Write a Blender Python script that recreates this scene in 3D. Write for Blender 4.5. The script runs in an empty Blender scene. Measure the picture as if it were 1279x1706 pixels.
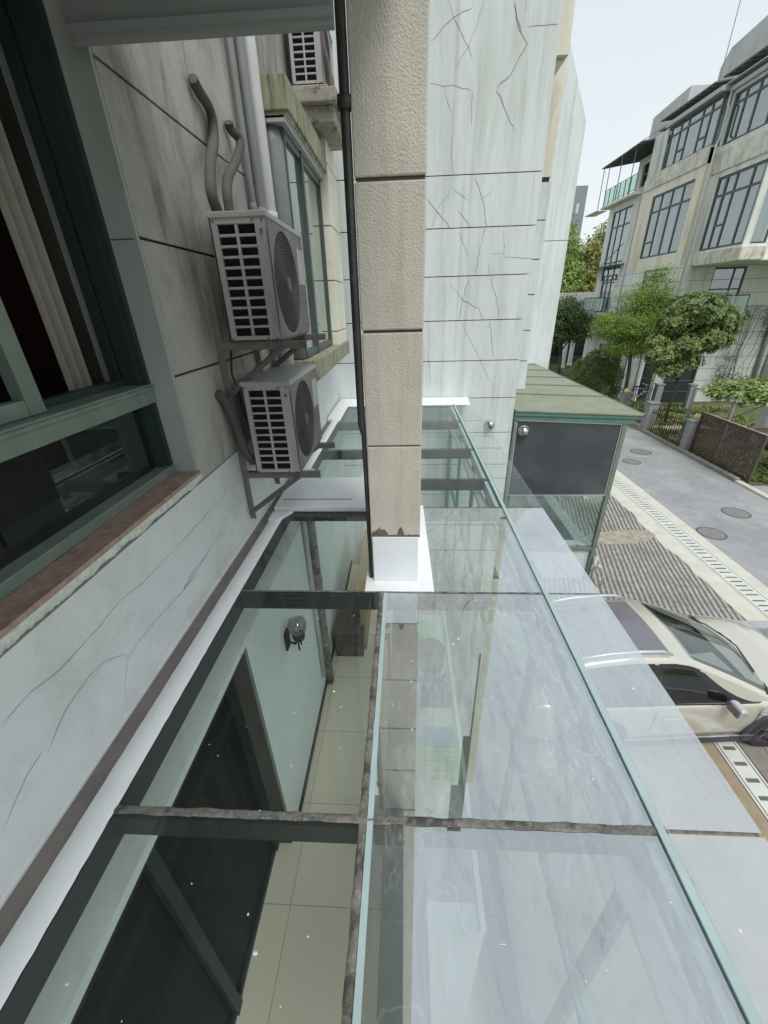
import bpy, bmesh, math, random
from mathutils import Vector, Matrix, noise
R = math.radians
random.seed(7)
scene = bpy.context.scene
COL = scene.collection

# ------------------------------------------------------------------ camera
cd = bpy.data.cameras.new("camera")
cam = bpy.data.objects.new("camera", cd)
COL.objects.link(cam)
cd.sensor_fit = 'VERTICAL'
cd.sensor_height = 36.0
cd.sensor_width = 27.0
cd.lens = 36.0 * 668.0 / 1706.0
cd.clip_start = 0.02
cd.clip_end = 1200
cam.matrix_world = Matrix([[0.99855651, 0.00121701, 0.05369737, 0.0], [0.04713681, 0.45941788, -0.88696862, 0.0], [-0.02574898, 0.88821942, 0.45869735, 0.0], [0.0, 0.0, 0.0, 1.0]])
scene.camera = cam

# ------------------------------------------------------------------ light
SUN_EL, SUN_AZ = R(56), R(158)      # azimuth measured from +y towards +x
w = bpy.data.worlds.new("World")
scene.world = w
w.use_nodes = True
nt = w.node_tree
bg = nt.nodes['Background']
sky = nt.nodes.new('ShaderNodeTexSky')
sky.sky_type = 'NISHITA'
sky.sun_disc = False
sky.sun_elevation = SUN_EL
sky.sun_rotation = SUN_AZ
sky.air_density = 1.0
sky.dust_density = 3.0
hs = nt.nodes.new('ShaderNodeHueSaturation')
hs.inputs['Saturation'].default_value = 0.22
mixc = nt.nodes.new('ShaderNodeMix')
mixc.data_type = 'RGBA'
mixc.inputs[0].default_value = 0.72
mixc.inputs[7].default_value = (12.3, 13.8, 14.8, 1)       # overcast cloud layer over the clear sky
nt.links.new(sky.outputs[0], hs.inputs['Color'])
nt.links.new(hs.outputs[0], mixc.inputs[6])
wtc = nt.nodes.new('ShaderNodeTexCoord'); wsp = nt.nodes.new('ShaderNodeSeparateXYZ'); wrp = nt.nodes.new('ShaderNodeValToRGB')
wnz = nt.nodes.new('ShaderNodeTexNoise'); wnz.inputs['Scale'].default_value = 2.2; wnz.inputs['Detail'].default_value = 5
wma = nt.nodes.new('ShaderNodeMath'); wma.operation = 'MULTIPLY_ADD'; wma.inputs[1].default_value = 0.35
nt.links.new(wtc.outputs['Generated'], wsp.inputs[0]); nt.links.new(wtc.outputs['Generated'], wnz.inputs['Vector'])
nt.links.new(wnz.outputs['Fac'], wma.inputs[0]); nt.links.new(wsp.outputs['Z'], wma.inputs[2]); nt.links.new(wma.outputs[0], wrp.inputs[0])
wrp.color_ramp.elements[0].position = 0.16; wrp.color_ramp.elements[0].color = (0.90, 0.985, 1.0, 1)
wrp.color_ramp.elements[1].position = 0.75; wrp.color_ramp.elements[1].color = (0.72, 0.785, 0.85, 1)
wsc = nt.nodes.new('ShaderNodeVectorMath'); wsc.operation = 'SCALE'; wsc.inputs['Scale'].default_value = 15.0
nt.links.new(wrp.outputs[0], wsc.inputs[0]); nt.links.new(wsc.outputs[0], mixc.inputs[7])
nt.links.new(mixc.outputs[2], bg.inputs['Color'])
bg.inputs['Strength'].default_value = 0.072
sl = bpy.data.lights.new("sun", 'SUN')
sl.energy = 2.0
sl.angle = R(25)
sl.color = (1.0, 0.97, 0.93)
sun = bpy.data.objects.new("sun", sl)
COL.objects.link(sun)
sd = Vector((math.sin(SUN_AZ) * math.cos(SUN_EL), math.cos(SUN_AZ) * math.cos(SUN_EL), math.sin(SUN_EL)))
sun.rotation_euler = sd.to_track_quat('Z', 'Y').to_euler()
vs = scene.view_settings
scene.display_settings.display_device = 'sRGB'
vs.view_transform = 'Standard'
vs.look = 'None'
vs.exposure = 0.22
vs.gamma = 1.0
scene.render.engine = 'CYCLES'
scene.cycles.max_bounces = 8
scene.cycles.transparent_max_bounces = 16
scene.cycles.use_denoising = True
scene.cycles.sample_clamp_indirect = 6.0

# ------------------------------------------------------------------ materials
def nodes_of(m):
    m.use_nodes = True
    return m.node_tree, m.node_tree.nodes, m.node_tree.links

def ramp(n, l, src, stops):
    r = n.new('ShaderNodeValToRGB')
    while len(r.color_ramp.elements) > 1:
        r.color_ramp.elements.remove(r.color_ramp.elements[-1])
    r.color_ramp.elements[0].position = stops[0][0]
    r.color_ramp.elements[0].color = c4(stops[0][1])
    for p, c in stops[1:]:
        e = r.color_ramp.elements.new(p)
        e.color = c4(c)
    l.new(src, r.inputs[0])
    return r.outputs[0]

def c4(c):
    if isinstance(c, (int, float)):
        c = (c, c, c)
    return (c[0], c[1], c[2], 1)

def noise_out(n, l, scale=5, detail=6, rough=0.6, stretch=(1, 1, 1), loc=(0, 0, 0), dist=0.0):
    tc = n.new('ShaderNodeTexCoord')
    mp = n.new('ShaderNodeMapping')
    mp.inputs['Scale'].default_value = stretch
    mp.inputs['Location'].default_value = loc
    l.new(tc.outputs['Object'], mp.inputs[0])
    t = n.new('ShaderNodeTexNoise')
    t.inputs['Scale'].default_value = scale
    t.inputs['Detail'].default_value = detail
    t.inputs['Roughness'].default_value = rough
    t.inputs['Distortion'].default_value = dist
    l.new(mp.outputs[0], t.inputs['Vector'])
    return t.outputs['Fac']

def mixrgb(n, l, fac, a, b, mode='MIX'):
    x = n.new('ShaderNodeMix')
    x.data_type = 'RGBA'
    x.blend_type = mode
    for i, v in ((0, fac), (6, a), (7, b)):
        if isinstance(v, (int, float)) and i == 0:
            x.inputs[0].default_value = v
        elif isinstance(v, (tuple, int, float)):
            x.inputs[i].default_value = c4(v)
        else:
            l.new(v, x.inputs[i])
    return x.outputs[2]

def mat(name, base, rough=0.6, metal=0.0, var=0.15, vscale=4, stretch=(1, 1, 1), bump=0.0, bscale=60,
        stains=None, spec=0.5, coat=0.0):
    """stains: list of (colour, scale, stretch, lo, hi, amount) laid over the base colour"""
    m = bpy.data.materials.new(name)
    t, n, l = nodes_of(m)
    b = n['Principled BSDF']
    b.inputs['Roughness'].default_value = rough
    b.inputs['Metallic'].default_value = metal
    b.inputs['Specular IOR Level'].default_value = spec
    if coat:
        b.inputs['Coat Weight'].default_value = coat
        b.inputs['Coat Roughness'].default_value = 0.05
    lo = tuple(x * (1 - var) for x in base)
    hi = tuple(min(1, x * (1 + var)) for x in base)
    c = ramp(n, l, noise_out(n, l, vscale, 8, 0.62, stretch), [(0.3, lo), (0.7, hi)])
    for k, (sc, s, st, a, z, amt) in enumerate(stains or []):
        f = ramp(n, l, noise_out(n, l, s, 9, 0.68, st, (k * 3.7, k * 1.3, k * 5.1), 0.3), [(a, 0.0), (z, amt)])
        c = mixrgb(n, l, f, c, sc)
    l.new(c, b.inputs['Base Color'])
    if bump:
        bp = n.new('ShaderNodeBump')
        bp.inputs['Strength'].default_value = bump
        bp.inputs['Distance'].default_value = 0.01
        l.new(noise_out(n, l, bscale, 5, 0.6), bp.inputs['Height'])
        l.new(bp.outputs[0], b.inputs['Normal'])
    return m

def glass(name, tint, refl, dirt=0.0, dirtcol=(0.7, 0.75, 0.77), dscale=3, rough=0.0, streak=(1, 1, 1), fres=1.45, patch=0.0):
    m = bpy.data.materials.new(name)
    t, n, l = nodes_of(m)
    n.remove(n['Principled BSDF'])
    tr = n.new('ShaderNodeBsdfTransparent')
    tr.inputs[0].default_value = c4(tint)
    gl = n.new('ShaderNodeBsdfGlossy')
    gl.inputs['Roughness'].default_value = rough
    gl.inputs['Color'].default_value = (0.94, 0.98, 0.985, 1)
    cur = tr.outputs[0]
    if dirt:
        df = n.new('ShaderNodeBsdfDiffuse')
        df.inputs[0].default_value = c4(dirtcol)
        f1 = ramp(n, l, noise_out(n, l, dscale, 10, 0.72, streak, dist=1.2), [(0.35, dirt * 0.45), (0.72, min(1, dirt * 1.7))])
        if patch:
            f2 = ramp(n, l, noise_out(n, l, 11, 14, 0.82, (1.6, .55, 1), (5, 2, 0), 1.6), [(0.47, 0.0), (0.56, patch * .35), (0.66, patch)])
            f2b = ramp(n, l, noise_out(n, l, 1.3, 3, 0.5, (1, 1, 1), (1, 7, 0)), [(0.45, 0.0), (0.6, 1.0)])
            mm = n.new('ShaderNodeMath'); mm.operation = 'MULTIPLY'
            l.new(f2, mm.inputs[0]); l.new(f2b, mm.inputs[1])
            ad = n.new('ShaderNodeMath'); ad.operation = 'ADD'; ad.use_clamp = True
            l.new(f1, ad.inputs[0]); l.new(mm.outputs[0], ad.inputs[1])
            rim = ramp(n, l, noise_out(n, l, 4.5, 3, 0.5, (1.3, .7, 1), (2, 8, 0), 1.0), [(0.488, 0.0), (0.5, 0.32 * patch), (0.503, 0.0)])       # dried water rims
            grit = ramp(n, l, noise_out(n, l, 85, 3, 0.6, (1, 1, 1), (4, 4, 0)), [(0.68, 0.0), (0.76, 0.6 * patch)])
            a2 = n.new('ShaderNodeMath'); a2.operation = 'ADD'; a2.use_clamp = True
            a3 = n.new('ShaderNodeMath'); a3.operation = 'ADD'; a3.use_clamp = True
            l.new(ad.outputs[0], a2.inputs[0]); l.new(rim, a2.inputs[1]); l.new(a2.outputs[0], a3.inputs[0]); l.new(grit, a3.inputs[1])
            f1 = a3.outputs[0]
        tlc = n.new('ShaderNodeBsdfTranslucent'); tlc.inputs[0].default_value = c4(dirtcol)
        md = n.new('ShaderNodeMixShader'); md.inputs[0].default_value = 0.5
        l.new(df.outputs[0], md.inputs[1]); l.new(tlc.outputs[0], md.inputs[2])
        mx = n.new('ShaderNodeMixShader')
        l.new(f1, mx.inputs[0]); l.new(cur, mx.inputs[1]); l.new(md.outputs[0], mx.inputs[2])
        cur = mx.outputs[0]
    fr = n.new('ShaderNodeFresnel'); fr.inputs['IOR'].default_value = fres
    ad = n.new('ShaderNodeMath'); ad.operation = 'ADD'; ad.use_clamp = True
    ad.inputs[1].default_value = refl
    l.new(fr.outputs[0], ad.inputs[0])
    if patch > .1:
        sm = ramp(n, l, noise_out(n, l, 9, 15, 0.80, (1.5, .5, 1), (9, 4, 0), 1.2), [(0.34, refl * .55), (0.44, refl * .92), (0.56, refl), (0.68, refl * 1.15)])
        l.new(sm, ad.inputs[1])
    mx = n.new('ShaderNodeMixShader')
    l.new(ad.outputs[0], mx.inputs[0]); l.new(cur, mx.inputs[1]); l.new(gl.outputs[0], mx.inputs[2])
    geo = n.new('ShaderNodeNewGeometry')
    tb = n.new('ShaderNodeBsdfTransparent')
    mb_ = n.new('ShaderNodeMixShader')          # the far face of a pane only lets light out
    l.new(geo.outputs['Backfacing'], mb_.inputs[0]); l.new(mx.outputs[0], mb_.inputs[1]); l.new(tb.outputs[0], mb_.inputs[2])
    l.new(mb_.outputs[0], n['Material Output'].inputs[0])
    return m

def leafmat(name, dark, mid, light, trans=0.25):
    m = bpy.data.materials.new(name)
    t, n, l = nodes_of(m)
    b = n['Principled BSDF']
    g = n.new('ShaderNodeNewGeometry')
    c = ramp(n, l, g.outputs['Random Per Island'], [(0.0, dark), (0.5, mid), (1.0, light)])
    c2 = mixrgb(n, l, ramp(n, l, noise_out(n, l, 1.6, 4), [(0.4, 0.0), (0.65, 0.6)]), c, light)
    l.new(c2, b.inputs['Base Color'])
    b.inputs['Roughness'].default_value = 0.5
    tl = n.new('ShaderNodeBsdfTranslucent')
    l.new(c2, tl.inputs[0])
    mx = n.new('ShaderNodeMixShader'); mx.inputs[0].default_value = trans
    l.new(b.outputs[0], mx.inputs[1]); l.new(tl.outputs[0], mx.inputs[2])
    l.new(mx.outputs[0], n['Material Output'].inputs[0])
    return m

SOOT = (0.10, 0.09, 0.075)
MOSS = (0.16, 0.17, 0.10)
M = {}
M['plaster_low'] = mat('plaster_low', (0.67, 0.70, 0.69), 0.8, var=0.05, vscale=1.5, bump=0.15, bscale=25, stains=[
    ((0.33, 0.35, 0.31), 5, (1, 1, 1), 0.55, 0.78, 0.35), ((0.25, 0.27, 0.2), 40, (1, 1, 1), 0.62, 0.78, 0.45), ((0.38, 0.42, 0.37), 2.2, (1, 1, 1), 0.5, 0.7, 0.45)])
M['reveal_shaded'] = mat('reveal_shaded', (0.36, 0.38, 0.36), 0.85, var=.06, vscale=3, stains=[((0.22, 0.22, 0.19), 4, (1, 1, .5), .5, .75, .5)])  # base grey carries painted-in slab shade as well as dirt
M['plaster_up_shaded'] = mat('plaster_up_shaded', (0.44, 0.435, 0.395), 0.85, var=0.10, vscale=2, stretch=(1, 1.2, 0.8), bump=0.3, bscale=40, stains=[  # base darkened to put in the slab's shade; soot and blotches are grime
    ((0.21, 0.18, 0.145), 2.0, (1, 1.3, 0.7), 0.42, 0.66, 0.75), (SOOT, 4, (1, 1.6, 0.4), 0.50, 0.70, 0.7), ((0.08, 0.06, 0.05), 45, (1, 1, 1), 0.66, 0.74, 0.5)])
M['plaster_far'] = mat('plaster_far', (0.66, 0.71, 0.71), 0.8, var=0.045, vscale=1.2, stretch=(1, 1, 0.5), bump=0.12, bscale=20, stains=[
    ((0.42, 0.46, 0.41), 1.4, (2.2, 1, 0.35), 0.40, 0.68, 0.65), ((0.30, 0.32, 0.28), 4, (3, 1, 0.10), 0.52, 0.74, 0.5)])
M['plaster_house'] = mat('plaster_house', (0.68, 0.70, 0.65), 0.85, var=0.12, vscale=0.6, stretch=(1, 1, 0.5), bump=0.1, stains=[
    ((0.22, 0.22, 0.18), 1.4, (2, 2, 0.18), 0.50, 0.72, 0.6), (SOOT, 5, (1, 1, 0.2), 0.62, 0.80, 0.45)])
M['plaster_cream'] = mat('plaster_cream', (0.74, 0.70, 0.57), 0.85, var=0.12, vscale=0.7, stretch=(1, 1, 0.4), stains=[
    ((0.27, 0.24, 0.16), 1.5, (2, 2, 0.15), 0.50, 0.75, 0.6)])
M['stone_band'] = mat('stone_band', (0.62, 0.60, 0.52), 0.9, var=0.2, vscale=2, stains=[(SOOT, 4, (1, 1, 0.5), 0.5, 0.72, 0.7)])
M['groove'] = mat('groove', (0.07, 0.065, 0.055), 0.95)
M['pillar'] = mat('pillar', (0.52, 0.485, 0.42), 0.9, var=0.07, vscale=3, bump=0.7, bscale=130, stains=[
    ((0.33, 0.29, 0.23), 3, (3, 3, 0.35), 0.48, 0.72, 0.5), ((0.16, 0.14, 0.11), 12, (4, 4, 0.18), 0.60, 0.78, 0.5), ((0.66, 0.62, 0.54), 2, (1, 1, 1), 0.5, 0.7, 0.6)])
M['white_paint'] = mat('white_paint', (0.78, 0.80, 0.81), 0.55, var=0.04, vscale=6, bump=0.3, bscale=18, stains=[
    ((0.45, 0.46, 0.44), 9, (2, .5, 1), 0.56, 0.8, 0.45), ((0.2, 0.2, 0.18), 50, (1, 1, 1), 0.66, 0.76, 0.4)])
M['white_roll'] = mat('white_roll', (0.70, 0.73, 0.76), 0.7, var=0.04, bump=0.5, bscale=120)
M['crack'] = mat('crack', (0.27, 0.285, 0.28), 0.95)
M['beam_paint'] = mat('beam_paint', (0.30, 0.31, 0.30), 0.85, var=0.08, bump=0.1)
M['sealant'] = mat('sealant', (0.17, 0.16, 0.14), 0.7, var=0.45, vscale=38, stretch=(1, 1, 1), bump=0.8, bscale=45, stains=[
    ((0.04, 0.042, 0.035), 16, (1, 1, 1), 0.48, 0.6, 0.85), ((0.36, 0.34, 0.31), 30, (1, 1, 1), 0.6, 0.75, 0.6)])
M['gutter'] = mat('gutter', (0.20, 0.175, 0.16), 0.85, var=0.2, vscale=5, bump=0.3)
M['green_alu'] = mat('green_alu', (0.11, 0.22, 0.185), 0.42, var=0.12, vscale=5)
M['bay_green'] = mat('bay_green', (0.06, 0.085, 0.07), 0.45)
M['teal_light'] = mat('teal_light', (0.38, 0.49, 0.495), 0.35, var=0.08, vscale=6)
M['green_frame'] = mat('green_frame', (0.17, 0.215, 0.18), 0.45, var=0.15, vscale=6)
M['green_dark'] = mat('green_dark', (0.02, 0.035, 0.035), 0.5, var=0.1)
M['steel_dark'] = mat('steel_dark', (0.025, 0.03, 0.03), 0.55)
M['black_pipe'] = mat('black_pipe', (0.03, 0.03, 0.027), 0.55, stains=[((0.1, 0.1, 0.08), 8, (1, 1, 1), 0.5, 0.7, 0.5)])
M['brown_tile'] = None
M['ac_metal'] = mat('ac_metal', (0.40, 0.40, 0.395), 0.5, var=0.06, vscale=5, stains=[
    ((0.20, 0.19, 0.17), 6, (1, 1, 0.4), 0.55, 0.8, 0.55)])
M['ac_front'] = mat('ac_front', (0.23, 0.215, 0.205), 0.6, var=0.15, vscale=6, stains=[((0.10, 0.08, 0.075), 5, (1, 1, 0.4), 0.42, 0.65, 0.8)])
M['guard'] = mat('guard', (0.12, 0.105, 0.10), 0.6)
M['ac_dark'] = mat('ac_dark', (0.02, 0.02, 0.024), 0.7)
M['fins'] = mat('fins', (0.03, 0.032, 0.04), 0.5)
M['rust'] = mat('rust', (0.17, 0.155, 0.145), 0.8, var=0.2, vscale=12, stains=[((0.16, 0.08, 0.05), 14, (1, 1, 1), 0.6, 0.75, 0.5)])
M['hose'] = mat('hose', (0.09, 0.088, 0.08), 0.8, var=0.15, vscale=12, bump=0.4, bscale=50)
M['pvc'] = mat('pvc', (0.55, 0.55, 0.55), 0.5, var=0.08)
M['pvc_grey'] = mat('pvc_grey', (0.22, 0.23, 0.23), 0.5, var=0.1)
M['concrete'] = mat('concrete', (0.36, 0.34, 0.27), 0.9, var=0.18, vscale=6, bump=0.4, stains=[
    ((0.28, 0.29, 0.15), 5, (1, 1, 0.5), 0.42, 0.6, 0.7), ((0.09, 0.075, 0.06), 11, (2, 2, 0.25), 0.46, 0.66, 0.85)])
M['concrete_old'] = mat('concrete_old', (0.33, 0.31, 0.27), 0.9, var=0.2, vscale=8, bump=0.6, stains=[
    (SOOT, 9, (1, 1, 1), 0.5, 0.62, 0.8)])
M['cream_wall'] = mat('cream_wall', (0.70, 0.68, 0.57), 0.85, var=0.1, vscale=2, stains=[((0.35, 0.33, 0.24), 3, (1, 1, 0.3), 0.5, 0.75, 0.5)])
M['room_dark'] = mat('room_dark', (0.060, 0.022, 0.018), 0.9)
M['curtain'] = mat('curtain', (0.30, 0.27, 0.23), 0.9, var=0.1, vscale=8)
M['tile_floor'] = None
M['inner_wall'] = mat('inner_wall', (0.80, 0.86, 0.84), 0.8, var=0.04, vscale=2)
M['inner_grey'] = mat('inner_grey', (0.22, 0.25, 0.235), 0.8, var=0.08, vscale=2)
M['door_dark'] = mat('door_dark', (0.010, 0.014, 0.016), 0.6, spec=.2)
M['brown_box'] = mat('brown_box', (0.09, 0.07, 0.055), 0.7)
M['tan_wood'] = mat('tan_wood', (0.36, 0.28, 0.18), 0.7, var=0.2, stretch=(6, 6, 1))
M['skirting'] = mat('skirting', (0.02, 0.025, 0.022), 0.5)
M['steel_ball'] = mat('steel_ball', (0.62, 0.60, 0.56), 0.22, metal=1.0, var=0.05)
M['asphalt'] = mat('asphalt', (0.30, 0.305, 0.31), 0.9, var=0.16, vscale=1.3, bump=0.5, bscale=60, stains=[
    ((0.42, 0.425, 0.43), 2.2, (1, 1, 1), 0.5, 0.72, 0.6), ((0.18, 0.18, 0.18), 60, (1, 1, 1), 0.6, 0.72, 0.5), ((0.17, 0.165, 0.16), .9, (1, .5, 1), 0.56, 0.68, 0.5)])
M['kerb'] = mat('kerb', (0.26, 0.25, 0.22), 0.9, var=0.2, vscale=3, stains=[(MOSS, 3, (1, 1, 1), 0.5, 0.65, 0.7)])
M['manhole'] = mat('manhole', (0.12, 0.12, 0.115), 0.7, var=.3, vscale=14, bump=.5)
M['manhole_top'] = mat('manhole_top', (0.24, 0.24, 0.235), 0.75, var=.25, vscale=14, bump=.5)
M['kerb_pale'] = mat('kerb_pale', (0.55, 0.53, 0.43), 0.9, var=0.15, vscale=3)
M['border'] = mat('border', (0.58, 0.57, 0.49), 0.9, var=0.12, vscale=3, bump=0.2)
M['grate'] = mat('grate', (0.60, 0.62, 0.58), 0.8, var=0.1, vscale=5)
M['slot'] = mat('slot', (0.13, 0.135, 0.115), 0.9)
M['sand_stone'] = mat('sand_stone', (0.30, 0.245, 0.165), 0.85, var=0.25, vscale=2.5, stains=[((0.22, 0.18, 0.12), 3, (1, 1, 1), 0.5, 0.7, 0.6)])
M['paver_brown'] = mat('paver_brown', (0.25, 0.22, 0.20), 0.9, var=0.18, vscale=5)
M['garden'] = mat('garden', (0.10, 0.12, 0.05), 0.95, var=0.5, vscale=3, stains=[((0.25, 0.2, 0.14), 1.0, (1, 1, 1), 0.55, 0.62, 0.8)])
M['paving_pink'] = mat('paving_pink', (0.42, 0.31, 0.24), 0.9, var=0.15, vscale=4)
M['patch'] = mat('patch', (0.36, 0.32, 0.26), 0.95, var=0.3, vscale=7, bump=0.8, bscale=20)
M['bluestone'] = mat('bluestone', (0.36, 0.39, 0.40), 0.85, var=0.2, vscale=6)
M['car_paint'] = mat('car_paint', (0.62, 0.60, 0.52), 0.25, metal=0.45, var=0.02, coat=1.0)
M['car_paint_b'] = mat('car_paint_b', (0.30, 0.31, 0.25), 0.3, metal=0.3, var=0.02, coat=1.0)
M['car_screen'] = glass('car_screen', (0.38, 0.42, 0.41), 0.06, 0.01)
M['seat'] = mat('seat', (0.33, 0.31, 0.27), 0.8)
M['car_glass'] = mat('car_glass', (0.012, 0.014, 0.015), 0.04, var=0.02, spec=0.8)
M['car_sunroof'] = mat('car_sunroof', (0.17, 0.165, 0.185), 0.10, var=0.03, spec=0.9)
M['car_black'] = mat('car_black', (0.025, 0.025, 0.027), 0.5)
M['cladding'] = mat('cladding', (0.045, 0.05, 0.06), 0.6)
M['chrome'] = mat('chrome', (0.75, 0.76, 0.78), 0.15, metal=1.0, var=0.02)
M['silver'] = mat('silver', (0.62, 0.64, 0.68), 0.3, metal=0.7, var=0.02)
M['tyre'] = mat('tyre', (0.03, 0.03, 0.032), 0.8)
M['rim'] = mat('rim', (0.30, 0.30, 0.32), 0.3, metal=0.9)
M['iron'] = mat('iron', (0.02, 0.022, 0.022), 0.6)
M['fence_pillar'] = mat('fence_pillar', (0.27, 0.27, 0.265), 0.85, var=0.12, vscale=5)
M['lamp_yellow'] = mat('lamp_yellow', (0.80, 0.80, 0.30), 0.4, var=0.04)
M['lattice'] = mat('lattice', (0.085, 0.062, 0.05), 0.8, var=0.3, vscale=8)
M['bark'] = mat('bark', (0.10, 0.08, 0.06), 0.9, var=0.3, vscale=10)
M['win_frame'] = mat('win_frame', (0.07, 0.085, 0.09), 0.5)
M['win_curtain'] = mat('win_curtain', (0.40, 0.46, 0.45), 0.85, var=0.25, vscale=7, stretch=(6, 6, 0.15))
M['win_dark'] = mat('win_dark', (0.05, 0.06, 0.06), 0.6, var=0.5, vscale=3)
M['awning'] = mat('awning', (0.16, 0.17, 0.17), 0.8, var=0.2)
M['tower'] = mat('tower', (0.22, 0.25, 0.28), 0.8)
M['tower_light'] = mat('tower_light', (0.5, 0.55, 0.58), 0.8)
M['porch_roof'] = mat('porch_roof', (0.25, 0.275, 0.20), 0.7, var=0.14, vscale=3, stains=[
    ((0.30, 0.27, 0.20), 1.5, (1, 1, 1), 0.5, 0.7, 0.6), ((0.42, 0.46, 0.42), 4, (1, 0.4, 1), 0.6, 0.75, 0.5)])
M['rail_glass_green'] = glass('rail_glass_green', (0.45, 0.72, 0.60), 0.12, 0.35, (0.3, 0.5, 0.42))

# roof glazing: milky with dried dirt where rain runs, a coated reflecting face
M['roof_clear'] = glass('roof_clear', (0.90, 0.95, 0.935), 0.01, 0.014, (0.62, 0.70, 0.72), 3, patch=0.05)
M['roof_dirty'] = glass('roof_dirty', (0.82, 0.88, 0.88), 0.46, 0.17, (0.76, 0.83, 0.86), 1.6, 0.015, (1, 0.3, 1), patch=0.75)
M['roof_edge'] = glass('roof_edge', (0.82, 0.90, 0.92), 0.52, 0.26, (0.76, 0.83, 0.88), 1.4, 0.02, (1, 0.5, 1), patch=0.2)
M['pane'] = glass('pane', (0.75, 0.82, 0.80), 0.12, 0.02)
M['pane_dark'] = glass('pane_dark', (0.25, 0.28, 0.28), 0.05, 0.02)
M['pane_house'] = glass('pane_house', (0.55, 0.62, 0.62), 0.22, 0.08, (0.5, 0.55, 0.55))
M['smoked'] = mat('smoked', (0.055, 0.065, 0.072), 0.16, var=0.25, vscale=1.2, spec=0.6, stains=[((0.085, 0.098, 0.105), 1.2, (.6, 1, 1.6), 0.45, 0.7, 0.6)])

def brown_tile():
    m = bpy.data.materials.new('brown_tile'); t, n, l = nodes_of(m); b = n['Principled BSDF']
    tc = n.new('ShaderNodeTexCoord')
    v = n.new('ShaderNodeTexVoronoi'); v.feature = 'DISTANCE_TO_EDGE'; v.inputs['Scale'].default_value = 17
    nz = n.new('ShaderNodeTexNoise'); nz.inputs['Scale'].default_value = 14
    ad = n.new('ShaderNodeMixRGB'); ad.blend_type = 'ADD'; ad.inputs[0].default_value = 0.06
    l.new(tc.outputs['Object'], nz.inputs['Vector']); l.new(tc.outputs['Object'], ad.inputs[1]); l.new(nz.outputs['Color'], ad.inputs[2])
    l.new(ad.outputs[0], v.inputs['Vector'])
    f = ramp(n, l, v.outputs['Distance'], [(0.0, 0.8), (0.05, 0.0)])
    base = ramp(n, l, noise_out(n, l, 22, 5), [(0.3, (0.25, 0.165, 0.13)), (0.7, (0.46, 0.325, 0.265))])
    l.new(mixrgb(n, l, f, base, (0.42, 0.30, 0.24)), b.inputs['Base Color'])
    b.inputs['Roughness'].default_value = 0.45
    return m
M['brown_tile'] = brown_tile()

def tile_floor():
    m = bpy.data.materials.new('tile_floor'); t, n, l = nodes_of(m); b = n['Principled BSDF']
    tc = n.new('ShaderNodeTexCoord')
    br = n.new('ShaderNodeTexBrick'); br.offset = 0
    br.inputs['Scale'].default_value = 1.0
    br.inputs['Brick Width'].default_value = 0.8
    br.inputs['Row Height'].default_value = 0.8
    br.inputs['Mortar Size'].default_value = 0.004
    br.inputs['Color1'].default_value = (0.68, 0.62, 0.50, 1)
    br.inputs['Color2'].default_value = (0.70, 0.64, 0.51, 1)
    br.inputs['Mortar'].default_value = (0.40, 0.37, 0.30, 1)
    mp = n.new('ShaderNodeMapping'); mp.inputs['Location'].default_value = (.2, .12, 0)
    l.new(tc.outputs['Object'], mp.inputs[0]); l.new(mp.outputs[0], br.inputs['Vector'])
    l.new(br.outputs['Color'], b.inputs['Base Color'])
    b.inputs['Roughness'].default_value = 0.25
    return m
M['tile_floor'] = tile_floor()

def ridged():
    m = bpy.data.materials.new('ridged'); t, n, l = nodes_of(m); b = n['Principled BSDF']
    tc = n.new('ShaderNodeTexCoord')
    mp = n.new('ShaderNodeMapping'); mp.inputs['Rotation'].default_value = (0, 0, R(14))
    l.new(tc.outputs['Object'], mp.inputs[0])
    wob = n.new('ShaderNodeTexNoise'); wob.inputs['Scale'].default_value = 1.7; wob.inputs['Detail'].default_value = 5
    l.new(tc.outputs['Object'], wob.inputs['Vector'])
    wa = n.new('ShaderNodeMixRGB'); wa.blend_type = 'ADD'; wa.inputs[0].default_value = 0.05
    l.new(mp.outputs[0], wa.inputs[1]); l.new(wob.outputs['Color'], wa.inputs[2])
    wv = n.new('ShaderNodeTexWave'); wv.bands_direction = 'X'
    wv.inputs['Scale'].default_value = 3.4
    wv.inputs['Distortion'].default_value = 0.5
    wv.inputs['Detail'].default_value = 3
    wv.inputs['Detail Scale'].default_value = 2
    l.new(wa.outputs[0], wv.inputs['Vector'])
    wear = noise_out(n, l, 9, 8, 0.75)
    f = ramp(n, l, wv.outputs['Fac'], [(0.30, 0.0), (0.62, 1.0)])
    dark = ramp(n, l, wear, [(0.35, (0.11, 0.10, 0.095)), (0.7, (0.24, 0.23, 0.21))])
    pale = ramp(n, l, wear, [(0.3, (0.24, 0.23, 0.215)), (0.65, (0.50, 0.49, 0.455))])
    big = ramp(n, l, noise_out(n, l, 1.2, 4), [(0.45, 0.0), (0.7, 0.55)])
    c = mixrgb(n, l, f, dark, pale)
    c = mixrgb(n, l, big, c, (0.16, 0.15, 0.12))
    l.new(c, b.inputs['Base Color'])
    b.inputs['Roughness'].default_value = 0.9
    bp = n.new('ShaderNodeBump'); bp.inputs['Strength'].default_value = 0.9; bp.inputs['Distance'].default_value = 0.02
    l.new(wv.outputs['Fac'], bp.inputs['Height']); l.new(bp.outputs[0], b.inputs['Normal'])
    return m
M['ridged'] = ridged()

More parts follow.
